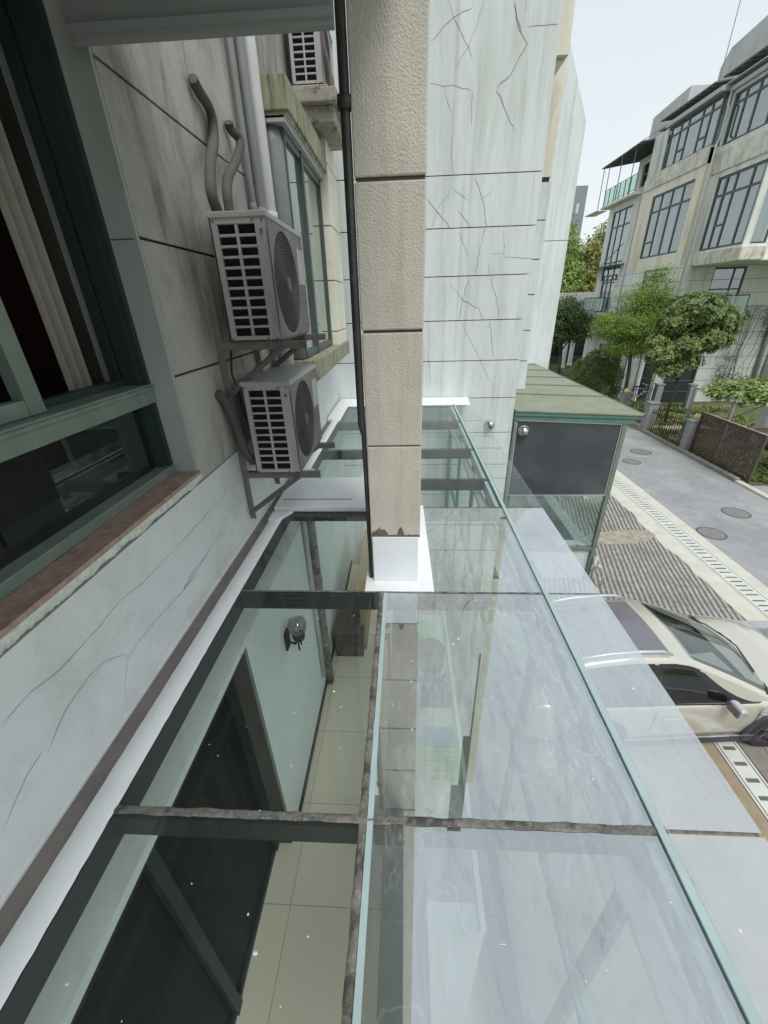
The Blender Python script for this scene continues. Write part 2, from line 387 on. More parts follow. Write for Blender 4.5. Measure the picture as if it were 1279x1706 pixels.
M['leaf_dark'] = leafmat('leaf_dark', (0.02, 0.045, 0.015), (0.06, 0.11, 0.035), (0.13, 0.20, 0.06))
M['leaf_bright'] = leafmat('leaf_bright', (0.07, 0.13, 0.02), (0.19, 0.32, 0.05), (0.38, 0.50, 0.11), 0.4)
M['leaf_big'] = leafmat('leaf_big', (0.012, 0.025, 0.010), (0.09, 0.15, 0.04), (0.30, 0.39, 0.12))
M['leaf_vine'] = leafmat('leaf_vine', (0.07, 0.13, 0.03), (0.22, 0.33, 0.09), (0.42, 0.52, 0.20), 0.35)
M['leaf_far'] = leafmat('leaf_far', (0.07, 0.12, 0.03), (0.19, 0.29, 0.06), (0.36, 0.46, 0.12))
M['leaf_far_brown'] = leafmat('leaf_far_brown', (0.09, 0.12, 0.03), (0.23, 0.27, 0.06), (0.38, 0.37, 0.10))
M['leaf_bush'] = leafmat('leaf_bush', (0.035, 0.07, 0.015), (0.10, 0.18, 0.035), (0.22, 0.32, 0.07))
M['grass'] = leafmat('grass', (0.05, 0.09, 0.02), (0.13, 0.20, 0.04), (0.26, 0.30, 0.10), 0.3)

# ------------------------------------------------------------------ mesh helpers
class MB:
    def __init__(s):
        s.v = []; s.f = []; s.m = []
    def add(s, vs, fs, mi=0):
        b = len(s.v)
        s.v += [tuple(p) for p in vs]
        for f in fs:
            s.f.append(tuple(b + i for i in f)); s.m.append(mi)
        return s
    def box(s, x0, x1, y0, y1, z0, z1, mi=0):
        return s.add([(x0, y0, z0), (x1, y0, z0), (x1, y1, z0), (x0, y1, z0), (x0, y0, z1), (x1, y0, z1), (x1, y1, z1), (x0, y1, z1)],
                     [(0, 3, 2, 1), (4, 5, 6, 7), (0, 1, 5, 4), (1, 2, 6, 5), (2, 3, 7, 6), (3, 0, 4, 7)], mi)
    def bar(s, a, b, w, h, up=(0, 0, 1), mi=0):
        a = Vector(a); b = Vector(b); d = (b - a).normalized(); up = Vector(up)
        if abs(d.dot(up)) > 0.98: up = Vector((1, 0, 0))
        sx = d.cross(up).normalized(); sz = sx.cross(d).normalized()
        vs = []
        for p in (a, b):
            for i, j in ((-1, -1), (1, -1), (1, 1), (-1, 1)):
                vs.append(p + sx * (i * w / 2) + sz * (j * h / 2))
        return s.add(vs, [(0, 1, 2, 3), (7, 6, 5, 4), (0, 4, 5, 1), (1, 5, 6, 2), (2, 6, 7, 3), (3, 7, 4, 0)], mi)
    def tube(s, pts, r, seg=12, mi=0, cap=True):
        pts = [Vector(p) for p in pts]
        rs = r if isinstance(r, (list, tuple)) else [r] * len(pts)
        prev = None; rings = []; b = len(s.v)
        for i, p in enumerate(pts):
            d = (pts[min(i + 1, len(pts) - 1)] - pts[max(i - 1, 0)]).normalized()
            if prev is None:
                u = d.orthogonal().normalized()
            else:
                u = (prev - d * prev.dot(d)).normalized()
            prev = u; v = d.cross(u)
            rings.append([p + (u * math.cos(t) + v * math.sin(t)) * rs[i] for t in [2 * math.pi * k / seg for k in range(seg)]])
        vs = [q for g in rings for q in g]
        fs = []
        for i in range(len(pts) - 1):
            for k in range(seg):
                a, c = i * seg + k, i * seg + (k + 1) % seg
                fs.append((a, c, c + seg, a + seg))
        if cap:
            fs.append(tuple(range(seg))[::-1]); fs.append(tuple(range((len(pts) - 1) * seg, len(pts) * seg)))
        return s.add(vs, fs, mi)
    def prism(s, poly, axis, a, b, mi=0):
        """poly: 2-D points in the two remaining axes, extruded along axis from a to b"""
        def P(p, t):
            return {'x': (t, p[0], p[1]), 'y': (p[0], t, p[1]), 'z': (p[0], p[1], t)}[axis]
        n = len(poly)
        vs = [P(p, a) for p in poly] + [P(p, b) for p in poly]
        fs = [tuple(range(n)), tuple(range(n, 2 * n))[::-1]] + [(i, (i + 1) % n, n + (i + 1) % n, n + i) for i in range(n)]
        return s.add(vs, fs, mi)
    def lathe(s, prof, c, seg=20, axis='z', mi=0):
        vs = []; fs = []; n = len(prof)
        for k in range(seg):
            t = 2 * math.pi * k / seg
            for r, h in prof:
                a, b2 = r * math.cos(t), r * math.sin(t)
                p = {'z': (a, b2, h), 'y': (a, h, b2), 'x': (h, a, b2)}[axis]
                vs.append((c[0] + p[0], c[1] + p[1], c[2] + p[2]))
        for k in range(seg):
            for i in range(n - 1):
                a = k * n + i; d = ((k + 1) % seg) * n + i
                fs.append((a, d, d + 1, a + 1))
        return s.add(vs, fs, mi)
    def ball(s, c, r, su=16, sv=10, mi=0, sq=(1, 1, 1)):
        vs = []; fs = []
        for j in range(sv + 1):
            a = math.pi * j / sv
            for i in range(su):
                t = 2 * math.pi * i / su
                vs.append((c[0] + r * sq[0] * math.sin(a) * math.cos(t), c[1] + r * sq[1] * math.sin(a) * math.sin(t), c[2] + r * sq[2] * math.cos(a)))
        for j in range(sv):
            for i in range(su):
                a = j * su + i; b2 = j * su + (i + 1) % su
                fs.append((a, a + su, b2 + su, b2))
        return s.add(vs, fs, mi)
    def ribbon(s, pts, w, normal, mi=0, lift=0.002, jit=0.3):
        """thin flat crack following pts on a surface"""
        N = Vector(normal); P = []
        pts = [Vector(p) for p in pts]
        for a, b in zip(pts, pts[1:]):
            k = max(2, int((b - a).length / 0.05))
            for i in range(k):
                q = a.lerp(b, i / k)
                if P:
                    t = (b - a).cross(N).normalized(); q = q + t * random.uniform(-1, 1) * w * 1.1
                P.append(q)
        P.append(pts[-1])
        vs = []
        for i, p in enumerate(P):
            d = (P[min(i + 1, len(P) - 1)] - P[max(i - 1, 0)]).normalized()
            t = d.cross(N).normalized()
            ww = w * random.uniform(1 - jit, 1 + jit) * (.65 + .8 * abs(noise.noise(p * 3.0))) * (0.25 if i in (0, len(P) - 1) else 1) / 2
            vs += [p + t * ww + N * lift, p - t * ww + N * lift]
        return s.add(vs, [(2 * i, 2 * i + 1, 2 * i + 3, 2 * i + 2) for i in range(len(P) - 1)], mi)

def tag(o, label=None, cat=None, group=None, kind=None):
    if label: o['label'] = label
    if cat: o['category'] = cat
    if group: o['group'] = group
    if kind: o['kind'] = kind
    return o

def obj(name, mb, m, parent=None, smooth=False, bevel=0, label=None):
    me = bpy.data.meshes.new(name)
    me.from_pydata(mb.v, [], mb.f)
    for x in (m if isinstance(m, (list, tuple)) else [m]):
        me.materials.append(M[x] if isinstance(x, str) else x)
    for p, k in zip(me.polygons, mb.m):
        p.material_index = k
        p.use_smooth = smooth
    me.update()
    bm = bmesh.new(); bm.from_mesh(me)
    bmesh.ops.recalc_face_normals(bm, faces=bm.faces)
    bm.to_mesh(me); bm.free()
    o = bpy.data.objects.new(name, me)
    COL.objects.link(o)
    if bevel:
        b = o.modifiers.new('bevel', 'BEVEL'); b.width = bevel; b.segments = 2; b.limit_method = 'ANGLE'
    if parent:
        o.parent = parent
        if parent.location.length > 0 or parent.rotation_euler.z:
            o.matrix_parent_inverse = Matrix.Identity(4)
    if label: o['label'] = label
    return o

def thing(name, label, cat, loc=(0, 0, 0), rz=0, group=None):
    o = bpy.data.objects.new(name, None); COL.objects.link(o)
    o.location = loc; o.rotation_euler = (0, 0, rz)
    o.empty_display_size = 0.1
    return tag(o, label, cat, group)

def copy_tree(o, parent=None):
    c = o.copy(); COL.objects.link(c)
    c.parent = parent
    for ch in [x for x in list(o.children)]:
        copy_tree(ch, c)
    return c

def struct(name, mb, m, **k):
    return tag(obj(name, mb, m, **k), kind='structure')

G = -5.0
# ------------------------------------------------------------------ ground, road, yard
struct('ground', MB().add([(-60, -40, G - .02), (300, -40, G - .02), (300, 400, G - .02), (-60, 400, G - .02)], [(0, 1, 2, 3)]), 'garden')
struct('road', MB().box(6.92, 9.86, -12, 60, G - .1, G), 'asphalt')
struct('garden_drive', MB().box(10.05, 14.5, 5, 11.3, G - .1, G + .004), 'asphalt')
struct('pavement', MB().box(10.06, 12.9, 14.2, 16.6, G - .1, G + .006), 'paving_pink')
struct('pavement_far', MB().box(9.95, 12.9, 17.3, 19.4, G - .1, G + .006), 'paving_pink').name = 'footpath'
b = MB(); b.box(9.86, 10.02, 11.6, 60, G - .1, G + .12)
struct('kerb', b, 'kerb', bevel=.015)
struct('kerb', MB().box(9.86, 10.04, -12, 11.598, G - .1, G + .06), 'kerb_pale', bevel=.015)
# the yard beside the house
struct('yard', MB().add([(0.8, -6, G), (6.2, -6, G), (6.2, 14, G), (0.8, 14, G)], [(0, 1, 2, 3)]), 'paver_brown')
b = MB()
edge = [(5.95, 5.55)]
y = 5.55; 
right = []
while y < 11.3:
    right.append((5.86 + 0.14 * noise.noise(Vector((y * 1.3, 3, 0))) + 0.05 * noise.noise(Vector((y * 6, 9, 0))), y)); y += 0.12
poly = [(1.8, 5.5)] + right + [(1.8, 11.3)]
b.prism(poly, 'z', G + .002, G + .010)
struct('parking_pad', b, 'ridged')
b = MB(); b.box(5.5, 6.26, 5.4, 14, G - .05, G + .006)
struct('concrete_border', b, 'border')
b = MB()
pp = []
for k in range(40):
    t = 2 * math.pi * k / 40
    r = 1 + 0.22 * noise.noise(Vector((math.cos(t) * 2, math.sin(t) * 2, 1)))
    pp.append((5.05 + 0.85 * r * math.cos(t), 8.35 + 0.30 * r * math.sin(t) + 0.12 * math.cos(t)))
b.prism(pp, 'z', G + .004, G + .018)
struct('concrete_patch', b, 'patch')
def drain(x0, x1, y0, y1, slots, name, wbar=.05):
    b = MB(); b.box(x0, x1, y0, y1, G - .05, G + .012)
    y = y0 + .06; k = 0
    while y < y1 - .05:
        if slots == 'long':
            b.box(x0 + .09, x1 - .09, y, y + .035, G + .0125, G + .0145, 1)
            y += .135 if (k % 5) else .17
        else:
            b.box(x0 + .07, x1 - .07, y, y + .045, G + .0125, G + .0145, 1); y += .19
        k += 1
    for e in (x0 + .03, x1 - .03):
        b.box(e - .006, e + .006, y0, y1, G + .0125, G + .0135, 1)
    return struct(name, b, ['grate', 'slot'])
drain(6.26, 6.66, 5.3, 14, 'long', 'drain_channel')
drain(3.86, 4.14, -1.0, 3.45, 'short', 'drain_channel')
b = MB(); b.box(6.66, 6.92, -12, 14, G - .05, G + .008); struct('concrete_edge', b, 'border')
b = MB(); b.box(2.6, 3.84, -2, 3.6, G - .05, G + .008); struct('stone_paving', b, 'sand_stone')
b = MB()
for i in range(9):
    for j in range(16):
        x = 4.16 + i * .27; y = -1.2 + j * .3
        b.box(x, x + .262, y, y + .292, G + .002, G + .009 + random.random() * .002)
struct('paving', b, 'paver_brown')
b = MB(); b.box(3.4, 6.3, 5.36, 5.52, G - .02, G + .05); struct('stone_kerb', b, 'bluestone', bevel=.01)
for (x, y, r) in ((7.23, 8.55, .29), (8.52, 9.6, .30), (8.56, 14.4, .33), (7.75, 13.4, .27)):
    b = MB(); b.lathe([(r - .03, .004), (r - .025, .012), (r, .012), (r + .02, .003)], (x, y, G), 32)
    b.lathe([(0, .005), (r - .03, .005)], (x, y, G), 32, 'z', 1)
    for i in range(-5, 6):
        for j in range(-5, 6):
            if (i * i + j * j) ** .5 * .05 < r - .06: b.box(x + i * .05 - .015, x + i * .05 + .015, y + j * .05 - .015, y + j * .05 + .015, G + .0055, G + .009, 1)
    lb = {7.23: 'round iron manhole cover in the grey road nearest the drain channel', 8.52: 'round iron manhole cover on the road, nearer the lattice gate',
          8.56: 'manhole cover farthest along the road near the iron fence', 7.75: 'faint manhole cover in the road beside the green porch'}[x]
    tag(obj('manhole_cover', b, ['manhole', 'manhole_top']), lb, 'manhole cover', 'manhole covers in the road')

# ------------------------------------------------------------------ own house
house = thing('house', 'pale grey rendered house with grooved walls around the glass roof, filling the left and middle', 'house', (0, 0, 0))
WX = -1.085
GR = [0.80, 0.27, -0.275, -0.81]
def wall_blocks(b, zs, gap, f):
    """f(z0,z1) adds a block between grooves"""
    for a, c in zip(zs, zs[1:]):
        f(a + gap / 2, c - gap / 2)
# near wall round the bedroom window: window opening y<1.92, z -.76..1.2
b = MB()
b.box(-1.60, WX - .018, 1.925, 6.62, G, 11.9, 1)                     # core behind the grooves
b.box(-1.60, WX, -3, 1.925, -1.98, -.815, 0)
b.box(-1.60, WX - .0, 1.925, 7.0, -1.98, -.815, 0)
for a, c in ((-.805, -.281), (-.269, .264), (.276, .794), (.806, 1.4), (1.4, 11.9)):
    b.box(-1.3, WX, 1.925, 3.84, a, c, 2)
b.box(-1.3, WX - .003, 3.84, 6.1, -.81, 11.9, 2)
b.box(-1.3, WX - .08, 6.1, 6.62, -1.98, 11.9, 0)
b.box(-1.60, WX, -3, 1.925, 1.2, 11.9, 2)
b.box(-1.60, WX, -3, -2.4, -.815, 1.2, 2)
obj('wall', b, ['plaster_low', 'groove', 'plaster_up_shaded'], house)
# reveal of the window
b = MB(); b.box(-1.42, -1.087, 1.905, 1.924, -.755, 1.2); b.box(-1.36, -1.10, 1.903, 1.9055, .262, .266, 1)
obj('window_reveal', b, ['reveal_shaded', 'groove'], house)
# cracks and grooves on the lower wall
b = MB()
N = (1, 0, 0)
for pl, wd in (([(-1.085, 2.248, -0.920), (-1.085, 2.100, -0.993), (-1.085, 1.900, -0.989), (-1.085, 1.599, -0.995), (-1.085, 1.399, -0.994), (-1.085, 1.299, -0.994), (-1.085, 1.152, -0.972), (-1.085, 1.010, -0.988), (-1.085, 0.922, -0.989), (-1.085, 0.819, -0.990), (-1.085, 0.740, -0.971), (-1.085, 0.688, -0.973), (-1.085, 0.639, -0.979)], .0035),
               ([(-1.085, 2.032, -1.158), (-1.085, 1.759, -1.189), (-1.085, 1.513, -1.217), (-1.085, 1.407, -1.203), (-1.085, 1.240, -1.192), (-1.085, 1.147, -1.190), (-1.085, 1.081, -1.196), (-1.085, 1.069, -1.167), (-1.085, 0.977, -1.113), (-1.085, 0.919, -1.107), (-1.085, 0.801, -1.120), (-1.085, 0.762, -1.138), (-1.085, 0.693, -1.179)], .0035),
               ([(-1.085, 0.690, -1.159), (-1.085, 0.626, -1.170), (-1.085, 0.571, -1.200), (-1.085, 0.515, -1.235)], .003),
               ([(-1.085, 1.081, -1.196), (-1.085, 1.023, -1.278), (-1.085, 0.983, -1.383)], .002),
               ([(-1.085, 1.793, -1.193), (-1.085, 1.638, -1.181), (-1.085, 1.516, -1.212), (-1.085, 1.557, -1.214), (-1.085, 1.670, -1.223)], .006),
               ([(-1.085, 1.753, -0.756), (-1.085, 1.739, -0.795)], .003)):
    b.ribbon(pl, wd * .62, N, 0, .0015, .55)
obj('wall_cracks', b, 'crack', house)

# far gable wall with steps
b = MB()
YF = 6.63
zs = [-5, -3.07, -2.5, -1.935, -1.367, -.80, -.235, .335, .90, 1.465, 12]
b.box(WX - .1, 1.70, YF + .02, 7.0, G, 11.9, 1)
for a, c in zip(zs, zs[1:]):
    x1 = 1.755
    if c > 5:
        for (p, q, xx) in ((1.471, 4.2, 1.75), (4.2, 7.15, 1.65), (7.15, 9.35, 1.48), (9.35, 12, 1.28)):
            b.box(WX - .1, xx, YF, 6.99, p, q, 0)
    else:
        b.box(WX - .1, x1, YF, 6.99, a + .006, c - .006, 0)
obj('gable_wall', b, ['plaster_far', 'groove'], house)
b = MB()
Z5 = lambda L: L
for pl in ([(0.490, 6.630, 3.005), (0.546, 6.630, 2.873), (0.728, 6.630, 2.623), (0.802, 6.630, 2.499)], [(0.768, 6.630, 2.940), (0.546, 6.630, 2.873), (0.293, 6.630, 2.682)], [(0.876, 6.630, 2.987), (0.817, 6.630, 2.799), (0.728, 6.630, 2.623), (0.595, 6.630, 2.460), (0.573, 6.630, 2.375)],
           [(0.295, 6.630, 2.339), (0.443, 6.630, 2.309), (0.577, 6.630, 2.307), (0.793, 6.630, 2.255)], [(0.470, 6.630, 2.308), (0.517, 6.630, 2.151), (0.576, 6.630, 2.057)],
           [(0.581, 6.630, 1.858), (0.589, 6.630, 1.641), (0.622, 6.630, 1.449), (0.573, 6.630, 1.276), (0.431, 6.630, 1.113), (0.363, 6.630, 0.905)], [(0.614, 6.630, 1.333), (0.827, 6.630, 1.196)], [(0.700, 6.630, 1.104), (0.893, 6.630, 0.901)],
           [(1.016, 6.630, 1.213), (1.127, 6.630, 1.280)], [(1.146, 6.630, 0.505), (1.196, 6.630, 0.300)], [(1.332, 6.630, 0.861), (1.366, 6.630, 0.551), (1.770, 6.630, 0.513)], [(1.193, 6.630, 0.588), (1.346, 6.630, 0.591)],
           [(0.739, 6.630, 0.855), (0.871, 6.630, 0.566)], [(0.829, 6.630, -0.254), (0.998, 6.630, -0.536), (1.155, 6.630, -0.796), (1.361, 6.630, -1.155)], [(0.353, 6.630, -0.242), (0.360, 6.630, -0.780), (0.404, 6.630, -1.138)],
           [(1.347, 6.630, 2.964), (1.349, 6.630, 2.861)], [(1.375, 6.630, 2.759), (1.724, 6.630, 2.760)], [(0.543, 6.630, 1.277), (0.584, 6.630, 1.216)], [(0.690, 6.630, 0.174), (0.622, 6.630, 0.246)],
           [(0.807, 6.630, 2.254), (0.817, 6.630, 1.933)]):
    b.ribbon(pl, .006, (0, -1, 0))
for pl in ([(1.211, 6.630, 2.971), (1.265, 6.630, 2.831), (1.319, 6.630, 2.705), (1.399, 6.630, 2.620), (1.279, 6.630, 2.412), (1.111, 6.630, 2.275), (1.093, 6.630, 2.236), (1.211, 6.630, 2.082), (1.350, 6.630, 1.870)], [(0.294, 6.630, 1.238), (0.371, 6.630, 1.128), (0.557, 6.630, 0.974), (0.622, 6.630, 0.884)],
           [(0.897, 6.630, 1.427), (1.016, 6.630, 1.213), (1.087, 6.630, 0.919), (1.033, 6.630, 0.666), (0.982, 6.630, 0.333)], [(0.905, 6.630, 0.308), (0.827, 6.630, 0.042), (0.794, 6.630, -0.223)],
           [(0.706, 6.630, 0.173), (0.844, 6.630, 0.027), (1.063, 6.630, -0.081), (1.157, 6.630, -0.232)], [(1.205, 6.630, 0.299), (1.289, 6.630, 0.087), (1.365, 6.630, -0.089), (1.376, 6.630, -0.222)],
           [(1.242, 6.630, -0.264), (1.290, 6.630, -0.418), (1.346, 6.630, -0.751)], [(1.215, 6.630, 2.937), (1.319, 6.630, 2.705)]):
    b.ribbon(pl, .0095, (0, -1, 0))
obj('gable_wall_cracks', b, 'crack', house)
# next units of the terrace, one behind the other
b = MB()
b.box(1.0, 2.40, 8.5, 9.2, 1.80, 11.5, 0)
b.box(1.0, 2.38, 8.53, 9.2, G, 1.80, 1)
zz = [-5, -1.6, -1.05, -.5, .1, .65, 1.22, 1.74]
for a, c in zip(zz, zz[1:]):
    b.box(1.0, 2.415, 8.5, 9.19, a + .008, c - .008, 2)
b.box(1.0, 2.16, 7.6, 8.45, 2.88, 11, 0)
b.prism([(1.7, 2.875), (2.15, 2.875), (2.05, 2.80), (1.7, 2.62)], 'y', 7.7, 8.45, 0)
t2 = thing('terrace_house', 'second house of the terrace with a cream upper wall edge, just behind the cracked gable', 'house')
obj('wall', b, ['cream_wall', 'groove', 'plaster_far'], t2)
b = MB()
GP = [(1.5, -5), (4.32, -5), (4.31, 3.71), (3.20, 6.1), (1.5, 6.1)]
b.prism([(1.5, G), (4.32, G), (4.32, 1.395), (1.5, 1.395)], 'y', 13, 19)
b.prism([(1.5, 1.41), (4.32, 1.41), (4.32, 3.75), (3.35, 5.9), (1.5, 5.9)], 'y', 13, 19)
b.box(1.5, 4.3, 13.02, 19, 1.39, 1.42, 1)
b.box(1.5, 4.3, 13.02, 19, -1.93, -1.90, 1)
t3 = thing('terrace_house', 'third house of the terrace with a sloping gable corner against the sky', 'house')
obj('wall', b, ['plaster_far', 'groove'], t3)

# balcony slab overhead and its end beam
b = MB(); b.box(WX, -.02, -3.0, 1.95, .97, 1.15)
obj('balcony_slab', b, 'beam_paint', house)
b = MB(); b.box(WX, -.224, 1.81, 1.84, .785, .97); b.box(WX, -.224, 1.795, 1.81, .80, .82)
obj('beam', b, 'beam_paint', house)

# window A -----------------------------------------------------------------
win = obj('window', MB().box(-1.30, -1.19, -2.4, 1.90, -.744, -.70).box(-1.30, -1.19, -2.4, 1.90, -.385, -.30)
          .box(-1.265, -1.18, -2.4, 1.90, -.325, -.31), 'green_frame', house, bevel=.004)
obj('window_jamb', MB().box(-1.30, -1.20, 1.875, 1.905, -.70, 1.2).box(-1.29, -1.22, 1.85, 1.875, -.70, 1.2), 'green_dark', win)
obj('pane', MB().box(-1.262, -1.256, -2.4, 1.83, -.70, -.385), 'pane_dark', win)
b = MB(); b.box(-1.285, -1.235, 1.27, 1.335, -.298, 1.2); b.box(-1.283, -1.237, -1.5, 1.269, -.298, -.245)
obj('sliding_sash', b, 'green_frame', win, bevel=.004)
b = MB(); b.box(-1.33, -1.30, -2.4, 1.90, -.70, -.30); b.box(-1.34, -1.30, 1.835, 1.86, -.28, 1.2)
b.box(-1.33, -1.29, 1.335, 1.85, -.300, -.272)
obj('inner_frame', b, 'green_dark', win)
b = MB(); b.box(-1.200, -1.075, -3, 1.923, -.765, -.745)
obj('window_sill', b, 'brown_tile', win, bevel=.002)
# rough mortar under the sill
b = MB()
rows = []
for i in range(260):
    y = -.2 + i * (1.93 + .2) / 259
    dz = -.785 - .016 * (1 + noise.noise(Vector((y * 9, 0, 3)))) - .006 * random.random()
    px = WX + .010 + .008 * noise.noise(Vector((y * 25, 4, 3)))
    rows.append([(WX + .010, y, -.764), (px, y, -.775), (px - .001, y, (dz - .775) / 2), (WX + .001, y, dz)])
vs = [p for r_ in rows for p in r_]
b.add(vs, [(4 * i + j, 4 * i + j + 1, 4 * i + j + 5, 4 * i + j + 4) for i in range(259) for j in range(3)])
obj('sill_mortar', b, mat('mortar_flake', (0.66, 0.68, 0.60), 0.9, var=.15, vscale=30, bump=1.0, bscale=50), win)
# room behind
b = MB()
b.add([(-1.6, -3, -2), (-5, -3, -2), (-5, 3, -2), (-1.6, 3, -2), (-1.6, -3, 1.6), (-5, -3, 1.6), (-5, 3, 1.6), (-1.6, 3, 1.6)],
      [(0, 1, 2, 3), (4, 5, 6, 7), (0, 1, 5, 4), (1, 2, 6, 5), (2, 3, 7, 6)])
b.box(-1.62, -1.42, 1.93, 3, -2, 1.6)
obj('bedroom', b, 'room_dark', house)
b = MB(); b.box(-1.60, -1.345, -2.4, 1.93, -.80, -.765)
obj('inner_sill', b, mat('inner_marble', (0.20, 0.29, 0.27), 0.3, var=.2, stains=[((0.04, 0.06, 0.06), 5, (1, 1, 1), .55, .62, .8)]), house)
b = MB()
vs = []
for k in range(60):
    t = k / 59
    vs.append((-1.44 + .020 * math.sin(t * 14), 1.70 + t * .12)) 
b.add([(x, y, z) for x, y in vs for z in (-.6, 1.3)], [(2 * i, 2 * i + 1, 2 * i + 3, 2 * i + 2) for i in range(59)])
obj('curtain', b, 'curtain', house, smooth=True)

# bay window ----------------------------------------------------------------
bay = obj('bay_window', MB().box(WX, -.83, 3.83, 5.42, 1.26, 1.45).box(WX, -.85, 3.85, 5.35, 1.235, 1.262, 0)
          .box(WX, -.80, 3.80, 6.15, -.60, -.43).box(WX, -.835, 5.42, 6.12, -.42, 1.6), 'concrete', house, bevel=.008)
b = MB()
for a, c in ((-.43, -.281), (-.269, .264), (.276, .794), (.806, 1.34), (1.352, 1.85), (1.87, 2.4)):
    b.box(-1.0, -.822, 5.40, 6.10, a, c)
obj('bay_cheek', b, 'cream_wall', bay, bevel=.004)
b = MB(); b.box(-1.06, -.87, 3.84, 5.40, 1.20, 1.236); b.box(-1.06, -.862, 3.84, 5.40, 1.222, 1.2355)
obj('bay_soffit', b, 'ac_metal', bay)
b = MB(); b.tube([(-1.0, 3.93, -.42), (-1.0, 3.93, 1.10), (-1.0, 3.935, 1.19)], [.082, .082, .060], 24)
obj('drain_pipe', b, 'pvc_grey', bay, smooth=True)
b = MB()
b.box(-.96, -.90, 4.46, 4.52, -.42, 1.20); b.box(-.96, -.91, 3.95, 5.40, -.42, -.36); b.box(-.96, -.91, 3.95, 5.40, 1.14, 1.20)
b.box(-.96, -.91, 3.93, 3.97, -.42, 1.2); b.box(-.96, -.91, 5.36, 5.40, -.42, 1.2)
obj('bay_frame', b, 'bay_green', bay)
obj('bay_pane', MB().box(-.938, -.932, 3.97, 5.36, -.36, 1.14), glass('bay_glass', (0.25, 0.34, 0.31), 0.2, 0.4, (0.42, 0.52, 0.48)), bay)

# pipes on the wall -----------------------------------------------------------
def wpipe(u0, r, name, m, label, xo=-1.03, z0=-1.2, z1=3.4):
    b = MB(); b.tube([(xo, u0, z0), (xo, u0, z1)], r, 16)
    for zc in (0.62, -0.9, 2.2):
        b.tube([(xo, u0, zc - .03), (xo, u0, zc + .03)], r * 1.18, 16)
    return tag(obj(name, b, m, smooth=True), label, 'pipe', 'pipes on the wall behind the air conditioners')
wpipe(3.40, .022, 'drain_pipe', 'pvc_grey', 'thin dark vertical pipe, leftmost of the three pipes behind the air conditioners', -1.055)
wpipe(3.56, .030, 'drain_pipe', 'pvc_grey', 'middle grey vertical pipe between the thin dark pipe and the white one', -1.045)
wpipe(3.72, .048, 'drain_pipe', 'pvc', 'thick white vertical drain pipe beside the bay window', -1.03)
def hose(pts, label):
    P = []
    pts = [Vector(p) for p in pts]
    ext = [pts[0] * 2 - pts[1]] + pts + [pts[-1] * 2 - pts[-2]]
    for i in range(1, len(ext) - 2):
        for k in range(18):
            t = k / 18
            p0, p1, p2, p3 = ext[i - 1:i + 3]
            P.append(.5 * ((2 * p1) + (p2 - p0) * t + (2 * p0 - 5 * p1 + 4 * p2 - p3) * t * t + (3 * p1 - p0 - 3 * p2 + p3) * t ** 3))
    P.append(pts[-1])
    b = MB(); b.tube(P, [.026 * (1 + .07 * noise.noise(p * 14) + .05 * ((i % 2) * 2 - 1)) for i, p in enumerate(P)], 12)
    return tag(obj('refrigerant_hose', b, 'hose', smooth=True), label, 'hose', 'wrapped hoses above the air conditioner')
H1 = [(-1.050, 2.698, 1.020), (-1.050, 2.749, 0.995), (-1.050, 2.869, 0.954), (-1.050, 2.855, 0.839)] + [(-1.000, 2.604, 0.661)] + [(-0.960, 2.454, 0.519), (-0.960, 2.488, 0.448)]
H2 = [(-1.050, 3.137, 0.991), (-1.050, 3.160, 0.965)] + [(-1.020, 3.217, 0.925), (-1.020, 3.097, 0.809)] + [(-0.980, 2.786, 0.652)] + [(-0.950, 2.645, 0.557), (-0.950, 2.633, 0.472)]
hose(H1, 'longer dark wrapped hose curving from the wall down to the upper air conditioner')
hose(H2, 'shorter kinked grey hose just right of the long hose above the upper air conditioner')

